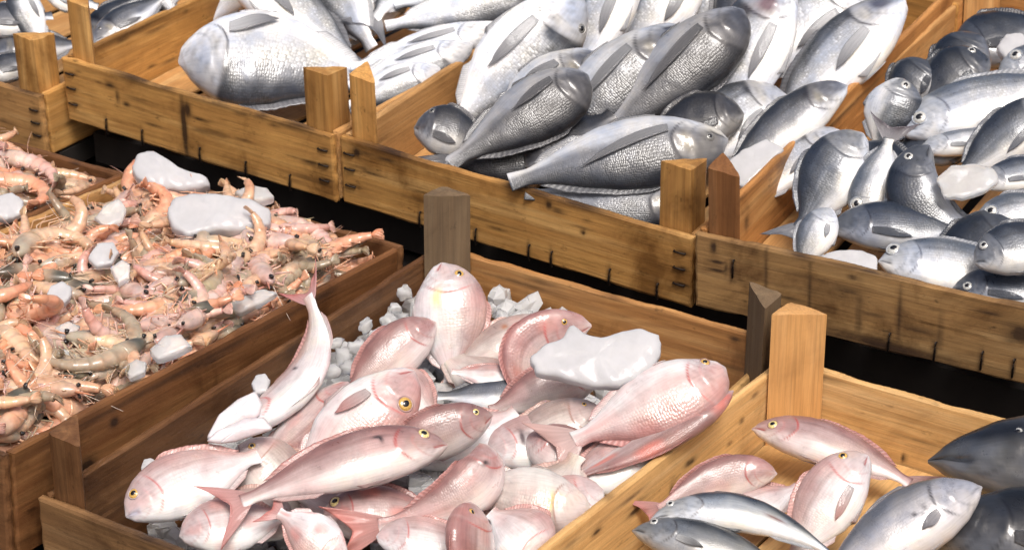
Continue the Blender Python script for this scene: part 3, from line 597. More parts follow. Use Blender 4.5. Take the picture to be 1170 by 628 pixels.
pk('pink', (829, 420), (655, 503), .022, 82, 'D', 'large pink fish lying against the yellow crate, its head in the right rear corner', k=.62, M=(750, 460), arch=.004, eye=.95, eyepos=(.125, -.22), tail=1.05, fork=.55, tailcol=(.68, .42, .38), roll=0, blood=.2, pec=False, mouth=0)
pk('mauve', (838, 446), (655, 545), .002, 46, 'D', 'reddish fish squeezed between the large pink one and the yellow crate', k=.6, blood=.8, eye=0, tail=.8, tailcol=(.66, .18, .14), mouth=0, tint=.95, roll=30)
pk('pearl', (690, 470), (560, 520), -.016, 60, 'U', 'pale fish half hidden under the red tail of the curled one', k=.6, eye=.8, tail=0, tint=.95)
pk('white', (552, 522), (690, 494), -.022, 60, 'U', 'white fish with a dark fin mark in the gap right of the dusky mauve one', k=.6, eye=0, tail=0, mouth=0, spots=[(.34, .1, .02, .3, (.08, .05, .06))])
pk('pearl', (722, 540), (600, 510), -.034, 56, 'U', 'silvery pink head low against the side of the yellow crate', k=.6, eye=.9, tail=0, blood=.2)
pk('grey', (640, 448), (500, 452), -.020, 40, 'U', 'bluish grey fish peeping out under the slab of ice', k=.55, eye=.9, tail=0, tint=1.2, name='grey_bream')
pk('mauve', (690, 425), (560, 470), -.012, 50, 'U', 'brownish pink fish below the slab of ice', k=.55, eye=0, tail=0, mouth=0, roll=20)
pk('white', (470, 530), (590, 470), -.020, 60, 'U', 'white fish deep in the middle of the heap', k=.5, eye=0, tail=0, mouth=0)
pk('white', (430, 612), (560, 630), -.014, 56, 'U', 'white fish at the bottom edge between the two pink heads', k=.6, eye=0, tail=0, mouth=0)
def flap(root, frn, pts, h, label, col=(.86, .80, .82), k=.6, th=.0022, cup=.006):
    fr = FR[frn]; pts = np.array(pts, float); c = pts.mean(0); A0 = at(fr, c, h); N = unit(fr.Z*(1-k)+unit(CAM-A0)*k); P = np.array([inplane(A0, N, q) for q in pts]); n = 40
    PP = np.vstack([P, P[:1]]); d = np.r_[0, np.cumsum(np.linalg.norm(np.diff(PP, axis=0), axis=1))]; t = np.linspace(0, d[-1], n, endpoint=False); O = np.stack([np.interp(t, d, PP[:, i]) for i in range(3)], 1); C = O.mean(0)
    r = np.linspace(.02, 1, 12)[:, None, None]; G = C+(O-C)[None]*r+N*(cup*(1-r**2)); nr = np.broadcast_to(N, G.shape); loc = np.array(root.location)
    G2 = np.concatenate([G, G[:, :1]], 1); v, f = sheet(G2-loc, np.broadcast_to(N, G2.shape), np.full(G2.shape[:2], th)); cc = np.tile(np.array([*col, 0.]), (len(v), 1)); rr = np.tile(np.repeat(np.linspace(0, 1, 12), n+1), 2)
    cc[:, :3] *= (1-.25*sstep(.85, 1, rr))[:, None]; return mesh_obj('gill_flap', v, f, M_PINK, root, colors=cc, uvs=np.zeros((len(v), 2)))
bent = [o for o in FISH if 'bent upwards' in o['label']][0]
flap(bent, 'P', [(292, 447), (300, 462), (296, 476), (270, 490), (246, 504), (236, 500), (250, 474), (272, 456)], .034, '')
flap(bent, 'P', [(252, 506), (236, 504), (248, 492), (280, 478), (302, 477), (312, 490), (290, 497), (268, 504)], .036, '')
pk('mauve', (470, 605), (330, 560), -.022, 70, 'U', 'dusky pink fish deep below the long mauve one', k=.6, eye=0, tail=0, mouth=0)
pk('white', (620, 640), (560, 585), -.012, 70, 'R', 'white fish at the bottom edge under the pearly grey one', k=.6, eye=0, tail=0, mouth=0)
pk('pink', (255, 570), (380, 560), -.024, 66, 'U', 'pink fish deep under the tail of the long mauve one', k=.6, eye=0, tail=0, mouth=0)
pk('pearl', (600, 470), (500, 400), -.026, 60, 'U', 'pale fish deep below the upright one', k=.5, eye=0, tail=0, mouth=0)
pk('mauve', (400, 500), (470, 440), -.020, 70, 'U', 'mauve fish deep between the upright one and the big eyed one', k=.5, eye=0, tail=0, mouth=0)
pk('pearl', (600, 620), (660, 520), -.030, 80, 'L', 'pale fish deep below the pearly grey one', k=.5, eye=0, tail=0, mouth=0)
pk('white', (640, 540), (780, 470), -.030, 70, 'U', 'white fish deep under the large pink one', k=.5, eye=0, tail=0, mouth=0)
for S_, T_, h_, D_, u_, sp_, lb_ in [((330, 610), (250, 560), -.018, 60, 'U', 'pearl', 'pale fish low in the front left of the heap, below the large white one'), ((745, 515), (640, 560), -.022, 56, 'U', 'white', 'white fish low against the side of the yellow crate'),
        ((500, 560), (600, 600), -.022, 70, 'U', 'pink', 'pink fish deep between the curved one and the pearly grey one'), ((690, 560), (590, 600), -.028, 60, 'U', 'white', 'white fish deep at the bottom right of the heap'), ((450, 640), (500, 570), -.020, 60, 'L', 'pearl', 'pale fish deep at the bottom middle of the heap'),
        ((600, 500), (700, 540), -.024, 60, 'U', 'mauve', 'mauve fish deep behind the pearly grey one'), ((430, 430), (500, 480), -.026, 60, 'U', 'white', 'white fish deep behind the big eyed one')]:
    pk(sp_, S_, T_, h_, D_, u_, lb_, k=.55, eye=0, tail=0, mouth=0)
# ------------------------------------------------------------------ lower right crate
GR = 'fish in the pale yellow crate'
def rk(*a, **k): k.setdefault('group', GR); k.setdefault('name', 'pink_bream'); return fish('R', *a, **k)
rk('mauve', (859, 490), (1040, 552), -.028, 50, 'U', 'mauve pink fish at the rear of the yellow crate, snout touching its left board', k=.45, eye=1.3, tail=.9, M=(950, 512), eyepos=(.13, .05), tint=1.02, pec=False)
rk('white', (992, 520), (905, 640), -.004, 78, 'L', 'silvery pink fish with a white-rimmed eye, head pointing up', k=.68, eye=1.15, tail=0, eyepos=(.135, .25), tint=.98, blood=.05)
SP_I = SP['white']
rk('mauve', (888, 541), (752, 582), -.016, 44, 'U', 'small mauve fish with its back up and thin red tail by the left board', k=.45, roll=35, eye=0, tail=.9, mouth=0, tailcol=(.62, .22, .2), M=(822, 548), pec=False)
rk('white', (830, 600), (912, 556), -.034, 52, 'U', 'white belly of a fish between the mauve one and the upright silvery pink one', k=.5, eye=0, tail=0, mouth=0)
rk('mackerel', (743, 594), (960, 640), -.002, 42, 'U', 'slim silver and black mackerel-like fish in the front of the yellow crate', k=.5, eye=1.3, tail=0, name='silver_mackerel', eyepos=(.12, .25), M=(850, 590), spots=[(.66, .1, .05, .10, (.14, .06, .06))], pec=False)
rk('mackerel', (722, 606), (900, 650), -.018, 50, 'U', 'dark fish with a gold eye ring below the slim silver one', k=.5, eye=1.2, tail=0, name='dark_mackerel', tint=.45)
rk('white', (742, 612), (800, 590), -.036, 40, 'U', 'pinkish fish under the slim silver one by the left board', k=.5, eye=0, tail=0, mouth=0)
rk('bonito', (1060, 527), (1640, 612), .006, 126, 'U', 'big dark blue grey fish head at the right edge, mouth ajar', k=.5, eye=.62, tail=0, name='bonito', M=(1340, 545), mouth=1.8, tint=.8, eyepos=(.185, .12), spots=[(.12, .5, .05, .35, (.01, .012, .018)), (.13, -.15, .04, .25, (.14, .15, .17)), (.07, .1, .03, .3, (.10, .11, .13)), (.17, .4, .03, .2, (.012, .014, .02))])
rk('spotted', (1122, 556), (930, 672), .000, 82, 'U', 'grey fish with three small dark spots, its fin raised, lower right', k=.6, eye=0, tail=0, name='spotted_fish', spots=[(.34, .05, .012, .06, (.02, .02, .03)), (.40, -.02, .013, .06, (.02, .02, .03)), (.365, -.16, .012, .05, (.02, .02, .03))], mouth=.4, tint=1.05, pec_len=.1)
rk('bonito', (1056, 612), (1400, 640), -.006, 116, 'U', 'blackish blue body below the big dark head', k=.55, eye=0, tail=0, mouth=0, name='bonito', tint=.6)
# ------------------------------------------------------------------ right crate of the back row
GB = 'small blue and silver fish in the weathered right crate'
def bk(*a, **k): k.setdefault('group', GB); k.setdefault('name', 'blue_bream'); return fish('T3', *a, **k)
bk('blue', (986, 152), (914, 262), .002, 78, 'L', 'striped blue fish with a silver belly lying along the left board', k=.68, eye=0, tail=.9, bands=.45, mouth=0, pec=False, tint=1.1)
bk('blue', (1032, 90), (1002, 172), .012, 67, 'R', 'small banded fish standing on its tail at the left board, head up', k=.75, eye=1.1, tail=.35, bands=.6, tint=1.0, eyepos=(.12, .1), pec=False)
bk('chrome', (984, 259), (1016, 158), .006, 54, 'L', 'silver fish with a big dark eye pointing down at the crate front', k=.72, eye=1.3, tail=.9, pec=False, eyepos=(.2, .2), tailcol=(.12, .1, .12))
bk('chrome', (1027, 153), (1250, 92), .020, 69, 'U', 'biggest silver fish of the right crate, lying across it with a large eye', k=.55, eye=1.05, tail=0, eyepos=(.13, .05), M=(1130, 120), pec=False)
bk('navy', (1062, 166), (1132, 268), .004, 69, 'L', 'dark navy fish bent round below the piece of clear ice', k=.65, M=(1055, 232), eye=1.0, tail=0, pec=False, tint=1.2)
bk('blue', (1210, 118), (1092, 205), .008, 63, 'U', 'blue grey fish under the biggest silver one at the right edge', k=.65, eye=0, tail=0, bands=.3, mouth=0, tint=.95)
bk('blue', (1122, 214), (1220, 190), .022, 40, 'U', 'pale snout of a fish beside the clear ice at the right edge', k=.6, eye=0, tail=0, tint=1.2)
bk('chrome', (1112, 262), (1220, 238), .006, 58, 'U', 'silver grey fish head with a ringed eye under the clear ice', k=.65, eye=1.15, tail=0, tint=.85, eyepos=(.22, .15))
bk('navy', (950, 262), (1110, 268), -.014, 58, 'U', 'dark blue fish lying low behind the silver one with the big eye', k=.55, eye=0, tail=0, mouth=0, tint=1.7)
bk('chrome', (1003, 299), (1180, 316), -.012, 63, 'U', 'silver white fish at the crate front facing left', k=.55, eye=1.15, tail=0, M=(1090, 306), eyepos=(.10, .25), pec=False, spots=[(.30, -.2, .010, .07, (.25, .1, .1))])
bk('blue', (1113, 300), (1225, 262), .024, 63, 'U', 'dark backed fish head with a white underside at the right edge', k=.6, eye=1.0, tail=0, tint=.8, pec=False)
bk('navy', (1088, 330), (1230, 336), -.022, 52, 'U', 'dark blue fish head half below the front board', k=.55, eye=1.2, tail=0, tint=1.6, eyepos=(.13, .0))
bk('chrome', (950, 238), (912, 306), -.008, 47, 'L', 'pale belly of a small fish near the left front corner of the right crate', k=.7, eye=0, tail=0, mouth=0, tint=1.1)
bk('navy', (1068, 74), (1020, 128), -.006, 63, 'U', 'dark rounded fish back behind the biggest silver one', k=.6, eye=0, tail=0, mouth=0, tint=1.1)
bk('navy', (1130, 66), (1040, 120), .000, 67, 'U', 'darkest fish at the rear of the right crate', k=.6, eye=.9, tail=0, tint=.9)
bk('chrome', (1140, 88), (1230, 60), .010, 49, 'U', 'silver head with a big eye at the right rear of the right crate', k=.6, eye=1.3, tail=0, tint=.9, eyepos=(.28, .2))
bk('chrome', (1050, 172), (1170, 150), -.004, 34, 'U', 'thin silver fish under the biggest silver one', k=.6, eye=0, tail=0)
bk('navy', (1010, 215), (1080, 262), -.016, 67, 'U', 'black blue fish deep in the gap at the middle of the right crate', k=.5, eye=0, tail=0, mouth=0)
bk('navy', (1165, 250), (1060, 330), -.016, 78, 'U', 'black blue fish low under the heap at the front of the right crate', k=.5, eye=0, tail=0, mouth=0)
bk('navy', (1090, 60), (1200, 20), -.020, 67, 'U', 'dark fish at the very back of the right crate', k=.5, eye=0, tail=0, mouth=0)
bk('navy', (960, 190), (1060, 230), -.020, 80, 'U', 'black blue fish at the bottom of the right crate under the striped one', k=.5, eye=0, tail=0, mouth=0)
bk('navy', (1120, 140), (1020, 180), -.014, 70, 'U', 'black blue fish below the biggest silver one', k=.5, eye=0, tail=0, mouth=0)
bk('blue', (1140, 276), (1230, 320), -.030, 70, 'U', 'blue fish low at the right end of the front board', k=.5, eye=0, tail=0, mouth=0)
bk('navy', (1120, 40), (1080, 110), -.01, 70, 'U', 'dark fish leaning on the left board at the rear', k=.5, eye=0, tail=0, mouth=0)
# ------------------------------------------------------------------ middle crate of the back row
GG = 'large grey fish in the middle back crate'
def gk(*a, **k): k.setdefault('group', GG); k.setdefault('name', 'grey_bream'); return fish('T2', *a, **k)
gk('silver', (664, -8), (520, 150), .012, 92, 'R', 'large silver fish against the left board, head up, with a dark cheek', k=.66, eye=.95, eyepos=(.15, .32), tail=0, roll=-14, pec_len=.34, pecdown=.1, spots=[(.30, .2, .035, .2, (.03, .04, .06))], tint=1.05)
gk('dark', (672, 86), (512, 188), .028, 72, 'D', 'dark grey fish with its tail at the left front corner', k=.6, eye=0, tail=.8, fork=.6, M=(606, 126), mouth=0, tint=1.15, pec=True, pec_len=.3, pecdown=-.2)
gk('dark', (850, 12), (680, 168), .030, 80, 'D', 'dark charcoal fish in the middle with a pale pectoral fin', k=.62, eye=0, tail=0, M=(775, 78), mouth=0, pec_len=.40, pecdown=-.3, tint=1.15)
gk('grey', (832, 160), (582, 208), .028, 78, 'D', 'long grey fish lying across the front, eye near the post', k=.6, eye=.9, eyepos=(.10, .0), tail=0, M=(714, 176), pec_len=.42, pecdown=-.9, tint=1.0)
gk('dark', (473, 146), (560, 160), .000, 56, 'U', 'small dark grey head in the left front corner of the middle crate', k=.6, eye=1.0, eyepos=(.2, .25), tail=0, tint=1.3)
gk('grey', (650, 168), (500, 190), -.018, 66, 'D', 'grey scaly body under the tail of the long grey fish', k=.6, eye=0, tail=0, mouth=0, tint=.85)
gk('grey', (800, 234), (600, 220), -.010, 58, 'D', 'silvery striped fish just inside the front board', k=.6, eye=0, tail=0, mouth=0, bands=.25, pec_len=.25, tint=1.35)
gk('grey', (778, 30), (616, 178), .010, 86, 'D', 'mid grey fish between the two dark ones', k=.62, eye=.9, tail=0, tint=.9, pec_len=.36, pecdown=-.25)
gk('silver', (730, -50), (640, 110), .006, 76, 'L', 'white smooth fish behind the large silver one', k=.66, eye=0, tail=0, mouth=0, tint=1.0, roll=-25)
gk('silver', (800, -40), (700, 60), .000, 80, 'L', 'pale fish at the rear between the dark ones', k=.6, eye=0, tail=0, mouth=0)
gk('silver', (904, -22), (806, 168), .022, 88, 'L', 'big white bellied fish with a dark scaly back right of the charcoal one', k=.66, eye=0, tail=0, pec_len=.3, pecdown=.1, tint=1.05, roll=-8, mouth=0, spots=[(.2, .1, .06, .3, (.16, .10, .12))])
gk('silver', (1034, 0), (880, 150), .016, 92, 'L', 'white fish along the right board with a dark head', k=.66, eye=0, tail=0, tint=1.08, roll=-30, mouth=0, pec_len=.25, spots=[(.12, .2, .06, .4, (.12, .12, .15))])
gk('grey', (968, 98), (826, 200), .018, 54, 'U', 'slender grey fish by the right board, its dark mark on top', k=.6, eye=0, tail=0, tint=1.15, mouth=0, pec=False)
gk('dark', (850, 130), (740, 150), .004, 60, 'U', 'blackish fish in the gap behind the long grey one', k=.5, eye=0, tail=0, mouth=0, tint=.8)
gk('silver', (962, 150), (850, 235), -.004, 56, 'U', 'pale fish low beside the right board near the corner post', k=.6, eye=0, tail=0, mouth=0, roll=-20)
gk('dark', (600, 190), (700, 130), -.006, 60, 'U', 'black back of a fish in the gap left of the long grey one', k=.5, eye=0, tail=0, mouth=0, tint=.7)
gk('grey', (880, -30), (820, 60), .004, 70, 'L', 'grey fish head at the rear with a dark crown', k=.6, eye=0, tail=0, mouth=0)
gk('grey', (990, -40), (930, 30), .006, 70, 'L', 'grey fish at the rear beside the right board', k=.6, eye=0, tail=0, mouth=0)
# ------------------------------------------------------------------ left crate of the back row
GW = 'bright silver fish in the left back crate'
def wk(*a, **k): k.setdefault('group', GW); k.setdefault('name', 'silver_bream'); return fish('T1', *a, **k)
wk('silver', (204, 72), (436, 104), -.008, 116, 'D', 'huge deep bodied silver fish with a dark scaly back, lying at the front', k=.6, eye=0, tail=.65, M=(310, 66), tint=1.0, roll=6, mouth=0, pec_len=.2, pecdown=.5, tailcol=(.13, .14, .16))
wk('silver', (250, -50), (410, 75), .006, 88, 'U', 'white fish crossing behind the huge one', k=.6, eye=0, tail=0, tint=1.1, mouth=0, roll=-30)
wk('silver', (345, -70), (425, 56), .010, 70, 'L', 'white fish behind, its flank between the huge fish and the grey tail', k=.6, eye=0, tail=0, mouth=0, tint=1.1, roll=-30)
wk('silver', (500, -80), (428, 22), .026, 60, 'L', 'silver fish whose dark grey forked tail hangs over the others', k=.6, eye=0, tail=1.1, mouth=0, tint=1.0, tailcol=(.13, .14, .17), tdir=.1)
wk('silver', (572, 28), (400, 78), .002, 46, 'D', 'topmost of the three parallel white fish by the right board', k=.6, eye=0, tail=0, mouth=0, tint=1.1, pec_len=.3, pecdown=.1)
wk('silver', (540, 50), (398, 98), .000, 46, 'D', 'middle one of the three parallel white fish by the right board', k=.6, eye=0, tail=0, mouth=0, tint=1.1, pec_len=.3, pecdown=.1)
wk('silver', (503, 78), (395, 122), -.008, 46, 'D', 'lowest of the three parallel white fish by the right board', k=.6, eye=0, tail=0, mouth=0, tint=1.1, pec_len=.3, pecdown=.1)
wk('silver', (600, -16), (450, 6), .010, 44, 'D', 'white fish at the top edge behind the three parallel ones', k=.6, eye=0, tail=0, mouth=0, tint=1.1, pec_len=.3)
wk('silver', (500, 110), (400, 128), -.03, 50, 'D', 'silver flank low in the right front corner of the left back crate', k=.6, eye=0, tail=0, mouth=0, tint=.9)
wk('silver', (640, -30), (440, 30), .004, 56, 'D', 'white fish at the rear right of the left back crate', k=.6, eye=0, tail=0, mouth=0, tint=1.1)
wk('silver', (480, -70), (370, 60), -.004, 84, 'L', 'white fish lying below the grey forked tail', k=.6, eye=0, tail=0, mouth=0, tint=1.1)
wk('silver', (560, 90), (380, 96), -.03, 80, 'D', 'white fish at the bottom of the right side of the left back crate', k=.5, eye=0, tail=0, mouth=0, tint=1.0)
wk('silver', (300, -60), (230, 30), -.01, 60, 'L', 'silver fish at the back of the left board', k=.6, eye=0, tail=0, mouth=0, tint=1.0)
gk('silver', (1000, -20), (820, 90), -.014, 90, 'L', 'wide white fish under the one along the right board', k=.6, eye=0, tail=0, mouth=0)
gk('silver', (900, 110), (780, 190), -.016, 80, 'U', 'silver fish low between the corner post and the right board', k=.5, eye=0, tail=0, mouth=0)
gk('grey', (760, -60), (640, 50), -.01, 80, 'L', 'grey fish at the very back of the middle crate', k=.6, eye=0, tail=0, mouth=0)
gk('grey', (680, 60), (560, 160), -.012, 80, 'R', 'grey fish in the gap below the large silver one', k=.6, eye=0, tail=0, mouth=0)
gk('silver', (880, -40), (760, 60), -.012, 90, 'L', 'silver fish at the rear behind the charcoal one', k=.6, eye=0, tail=0, mouth=0)
# ------------------------------------------------------------------ crate at the upper left edge
G0 = 'fish in the crate at the upper left edge'
def ok(*a, **k): k.setdefault('group', G0); k.setdefault('name', 'silver_bream'); return fish('T0', *a, **k)
ok('silver', (20, -25), (52, 60), .030, 40, 'L', 'white fish tail end behind the wedge post of the upper left crate', k=.6, eye=0, tail=0, mouth=0)
ok('grey', (-30, 30), (60, 18), .022, 40, 'U', 'grey fish at the far upper left corner', k=.5, eye=0, tail=0, mouth=0, tint=1.1)
ok('grey', (-20, 90), (48, 62), .002, 34, 'U', 'grey fish just inside the board of the upper left crate', k=.5, eye=0, tail=0, mouth=0, tint=.8)
ok('grey', (108, 48), (190, -6), .022, 36, 'U', 'grey fish with a dark head behind the board at the top left', k=.5, eye=.9, tail=0, tint=1.2)
ok('silver', (150, -30), (200, 20), .030, 34, 'L', 'bright white fish at the top edge above the left board', k=.6, eye=0, tail=0, mouth=0)
ok('silver', (50, -8), (112, 8), .034, 34, 'U', 'white fish at the top edge between the two posts', k=.6, eye=0, tail=0, mouth=0)
ok('grey', (-10, 60), (90, 50), -.006, 44, 'U', 'dark grey fish low behind the wedge post', k=.5, eye=0, tail=0, mouth=0, tint=.8)
ok('grey', (90, 60), (210, -10), -.004, 60, 'U', 'grey fish along the outside of the left board at the top', k=.5, eye=0, tail=0, mouth=0, tint=.9)
# ------------------------------------------------------------------ ice
def ice_slab(frn, pts, h, th, label, k=.4, mat=None, name='ice_slab', group=None):
    th = th*.75
    """a melted piece of ice with the outline seen at the photo pixels pts, real thickness th"""
    fr = FR[frn]; pts = np.array(pts, float); c = pts.mean(0); A0 = at(fr, c, h); N = unit(fr.Z*(1-k)+unit(CAM-A0)*k)
    P = np.array([inplane(A0, N, q) for q in pts]); n = 72; pts = None
    # resample the outline smoothly
    d = np.r_[0, np.cumsum(np.linalg.norm(np.diff(np.vstack([P, P[:1]]), axis=0), axis=1))]; t = np.linspace(0, d[-1], n, endpoint=False); PP = np.vstack([P, P[:1]])
    O = np.stack([np.interp(t, d, PP[:, i]) for i in range(3)], 1)
    for _ in range(1): O = .25*np.roll(O, 1, 0)+.5*O+.25*np.roll(O, -1, 0)
    js = np.random.default_rng(int(c[1])); jw = np.linspace(0, 2*math.pi, n, endpoint=False); jig = 1+.018*np.sin(jw*7+js.uniform(0, 6))+.014*np.sin(jw*13+js.uniform(0, 6))+js.normal(0, .008, n); pass
    C = O.mean(0); rs = np.random.default_rng(int(c[0])); ph = rs.uniform(0, 6, 8); V = []; m = 22
    for i in range(1, m):
        a = math.pi*i/m; r = math.sin(a)**.34; z = math.cos(a); z = math.copysign(abs(z)**.45, z)
        Q = C+(O-C)*(r*(1+(jig-1)*r**8))[:, None] if np.ndim(r) else C+(O-C)*(r*(1+(jig-1)*r**8))[:, None]
        w = np.sin(Q[:, 0]*130+ph[0])*np.cos(Q[:, 1]*150+ph[1])+.5*np.sin(Q[:, 0]*330+ph[2]+Q[:, 1]*270)+.15*np.sin(Q[:, 1]*400+ph[3])
        V.append(Q+N*(z*th/2*(1+.06*w))[:, None]+N*(.0004*w)[:, None])
    V = np.vstack([C+N*th*.5, *V, C-N*th*.5]); f = [(0, 1+j, 1+(j+1) % n) for j in range(n)]; 
    f += [(1+a_, 1+d_, 1+c_, 1+b_) for a_, b_, c_, d_ in grid_faces(m-1, n, True)]; e = len(V)-1; f += [(e, 1+(m-2)*n+(j+1) % n, 1+(m-2)*n+j) for j in range(n)]
    if np.cross(V[1+n//3]-V[0], V[1]-V[0])@N > 0: f = [t_[::-1] for t_ in f]
    o = mesh_obj(name, V-C, f, mat or M_ICE, loc=C); return tag(o, label, 'ice', group or 'pieces of ice on the catch')
ice_slab('P', [(603, 412), (622, 396), (640, 390), (654, 372), (668, 384), (690, 388), (715, 380), (735, 376), (752, 384), (757, 402), (748, 424), (730, 438), (700, 445), (660, 440), (632, 432), (610, 428)], .050, .022, 'large cloudy white slab of ice on the pink fish', k=.6)
ice_slab('S', [(151, 190), (158, 178), (176, 176), (190, 185), (205, 196), (238, 206), (240, 216), (215, 222), (185, 220), (165, 214), (154, 205)], .024, .03, 'knobbly ice block behind the shrimps, under the front board of the back crate', k=.55)
ice_slab('S', [(190, 240), (200, 229), (225, 224), (255, 226), (290, 232), (312, 244), (306, 262), (280, 266), (245, 268), (212, 274), (196, 262)], .026, .026, 'wide flat slab of ice on top of the shrimp heap', k=.5)
ice_slab('S', [(268, 222), (285, 214), (305, 218), (314, 228), (300, 234), (278, 232)], .026, .02, 'small clear ice lump behind the wide slab', k=.5, mat=M_ICE2)
ice_slab('S', [(100, 296), (112, 280), (130, 278), (136, 290), (128, 304), (110, 307)], .022, .014, 'rounded ice piece left of the wide slab', k=.5)
ice_slab('S', [(25, 352), (50, 346), (58, 328), (72, 323), (83, 330), (80, 344), (62, 358), (52, 366), (35, 364)], .014, .014, 'ice piece with two lobes at the left of the shrimps', k=.5)
ice_slab('S', [(108, 250), (120, 236), (136, 228), (145, 240), (140, 255), (122, 262)], .022, .012, 'pitted grey ice piece near the rear board of shrimps', k=.5, mat=M_ICE2)
ice_slab('S', [(126, 308), (140, 298), (149, 304), (148, 320), (136, 326)], .016, .014, 'greyish ice piece below the rounded one', k=.5, mat=M_ICE2)
ice_slab('S', [(170, 402), (188, 386), (206, 384), (220, 398), (200, 408), (180, 414)], .008, .016, 'clear wet ice lump against the right board of shrimps', k=.5, mat=M_ICE2)
ice_slab('S', [(140, 422), (156, 412), (168, 416), (166, 428), (150, 434)], .006, .014, 'smallest clear ice lump against the right board', k=.5, mat=M_ICE2)
ice_slab('S', [(60, 405), (74, 400), (88, 408), (84, 424), (70, 420)], .006, .010, 'blue white ice chip among the front shrimps', k=.5, mat=M_ICE2)
ice_slab('S', [(258, 352), (278, 340), (300, 332), (318, 336), (300, 348), (274, 360)], .008, .014, 'long clear ice piece beside the red tail', k=.5, mat=M_ICE2)
ice_slab('S', [(62, 376), (78, 368), (92, 374), (86, 386), (70, 388)], .012, .010, 'pale ice chip between beige shrimps', k=.5, mat=M_ICE2)
ice_slab('S0', [(-8, 226), (14, 222), (28, 232), (26, 246), (8, 254), (-8, 250)], .016, .016, 'ice piece at the left edge among the shrimps', k=.5)
ice_slab('T3', [(1070, 205), (1085, 192), (1110, 188), (1136, 194), (1142, 208), (1122, 222), (1100, 228), (1078, 226)], .030, .014, 'clear ice piece on the navy fish in the right crate', k=.5, mat=M_ICE2)
ice_slab('T3', [(936, 294), (955, 288), (985, 287), (1003, 296), (1002, 318), (970, 316), (940, 306)], -.006, .014, 'flat grey ice at the front board of the right crate', k=.5)
ice_slab('T3', [(1138, 58), (1148, 42), (1166, 40), (1180, 52), (1176, 72), (1150, 74)], .020, .02, 'grey ice lump at the rear of the right crate', k=.5)
ice_slab('T2', [(826, 190), (850, 172), (876, 160), (896, 172), (880, 192), (852, 218), (838, 208)], .006, .014, 'flat whitish ice beside the right board behind the corner posts', k=.5)
ice_slab('P', [(161, 535), (164, 526), (173, 524), (181, 530), (180, 542), (170, 547), (162, 544)], -.004, .010, 'small round ice piece against the dark left board', k=.5)
ice_slab('P', [(287, 440), (292, 430), (303, 428), (309, 436), (305, 450), (292, 452)], .014, .012, 'ice lump behind the head of the bent white fish', k=.5)
def lump(c, r, rs, flat=.75, n=12, m=8):
    V = []; ph = rs.uniform(0, 6, 6); ax = rs.uniform(.7, 1.25, 3)*r; ax[2] *= flat; rot = rs.uniform(0, 6)
    for i in range(m+1):
        for j in range(n):
            a, b_ = math.pi*i/m, 2*math.pi*j/n; p = np.array([math.sin(a)*math.cos(b_), math.sin(a)*math.sin(b_), math.cos(a)])
            g_ = 1+.16*math.sin(p[0]*3+ph[0]+p[2]*2)+.12*math.sin(p[1]*5+ph[1])+.08*math.sin(p[2]*7+p[0]*5+ph[2]); p = np.sign(p)*np.abs(p)**.72*ax*g_*(1+.10*math.sin(i*2.3+j*1.7+ph[3]))
            V.append([p[0]*math.cos(rot)-p[1]*math.sin(rot), p[0]*math.sin(rot)+p[1]*math.cos(rot), p[2]])
    return np.array(V)+c, [t_[::-1] for t_ in grid_faces(m+1, n, True)]
def ice_bed(frn, a0, a1, b0, b1, h, n, r, name='crushed_ice', hfun=None, mat=None):
    fr = FR[frn]; rs = np.random.default_rng(n); ps = []
    for _ in range(n):
        a, b_ = rs.uniform(a0, a1), rs.uniform(b0, b1); z = (hfun(a, b_) if hfun else h)-rs.uniform(0, .012)
        ps.append(lump(fr.o+fr.A*a+fr.B*b_+fr.Z*z, rs.uniform(.5, 1.25)*r, rs, .8, 7, 5))
    v, f = merge(ps); o = mesh_obj(name, v-fr.o, f, mat or M_ICE2, loc=fr.o, smooth=False); return tag(o, kind='stuff')
tag(ice_bed('P', .02, .34, .05, .56, -.045, 620, .0125, hfun=lambda a, b_: -.058+.032*(b_/.56)-.055*float(sstep(.19, .25, a))*float(sstep(.35, .5, b_))-.02*float(sstep(.3, .1, b_)), mat=M_ICE3), 'crushed ice bedding the pink fish', 'crushed ice')
# individually visible lumps of ice at the rear of the pink crate
rs_ = np.random.default_rng(3)
for i, (x, y, r, lb) in enumerate([(392, 408, 11, 'ice lump left in the cluster beside the bent tail'), (408, 396, 10, 'ice lump at the top of the cluster beside the bent tail'), (404, 420, 11, 'lowest ice lump of the cluster beside the bent tail'),
        (430, 384, 9, 'ice lump between the bent tail and the grey post'), (446, 370, 10, 'rounded ice lump below the grey post'), (462, 334, 9, 'ice lump stuck between the left board and the grey post'),
        (418, 372, 7, 'tiny ice lump on the heap near the left board'), (560, 352, 9, 'ice lump right behind the upright fish'), (574, 364, 10, 'biggest of the ice lumps behind the upright fish'), (590, 374, 8, 'ice lump nearest the large slab'), (556, 376, 10, 'ice lump touching the flank of the upright fish'),
        (380, 424, 9, 'ice lump hugging the flank of the bent white fish'), (452, 352, 7, 'small ice lump on the left board side of the grey post'), (384, 392, 8, 'ice lump just right of the bent tail')]):
    p = at(FR['P'], (x, y), -.012); rr = r*np.linalg.norm(p-CAM)/F; v, f = lump(np.zeros(3), rr, rs_, .85)
    tag(mesh_obj('ice_lump', v, f, M_ICE2, loc=p), lb, 'ice', 'lumps of ice at the rear of the pink fish crate')
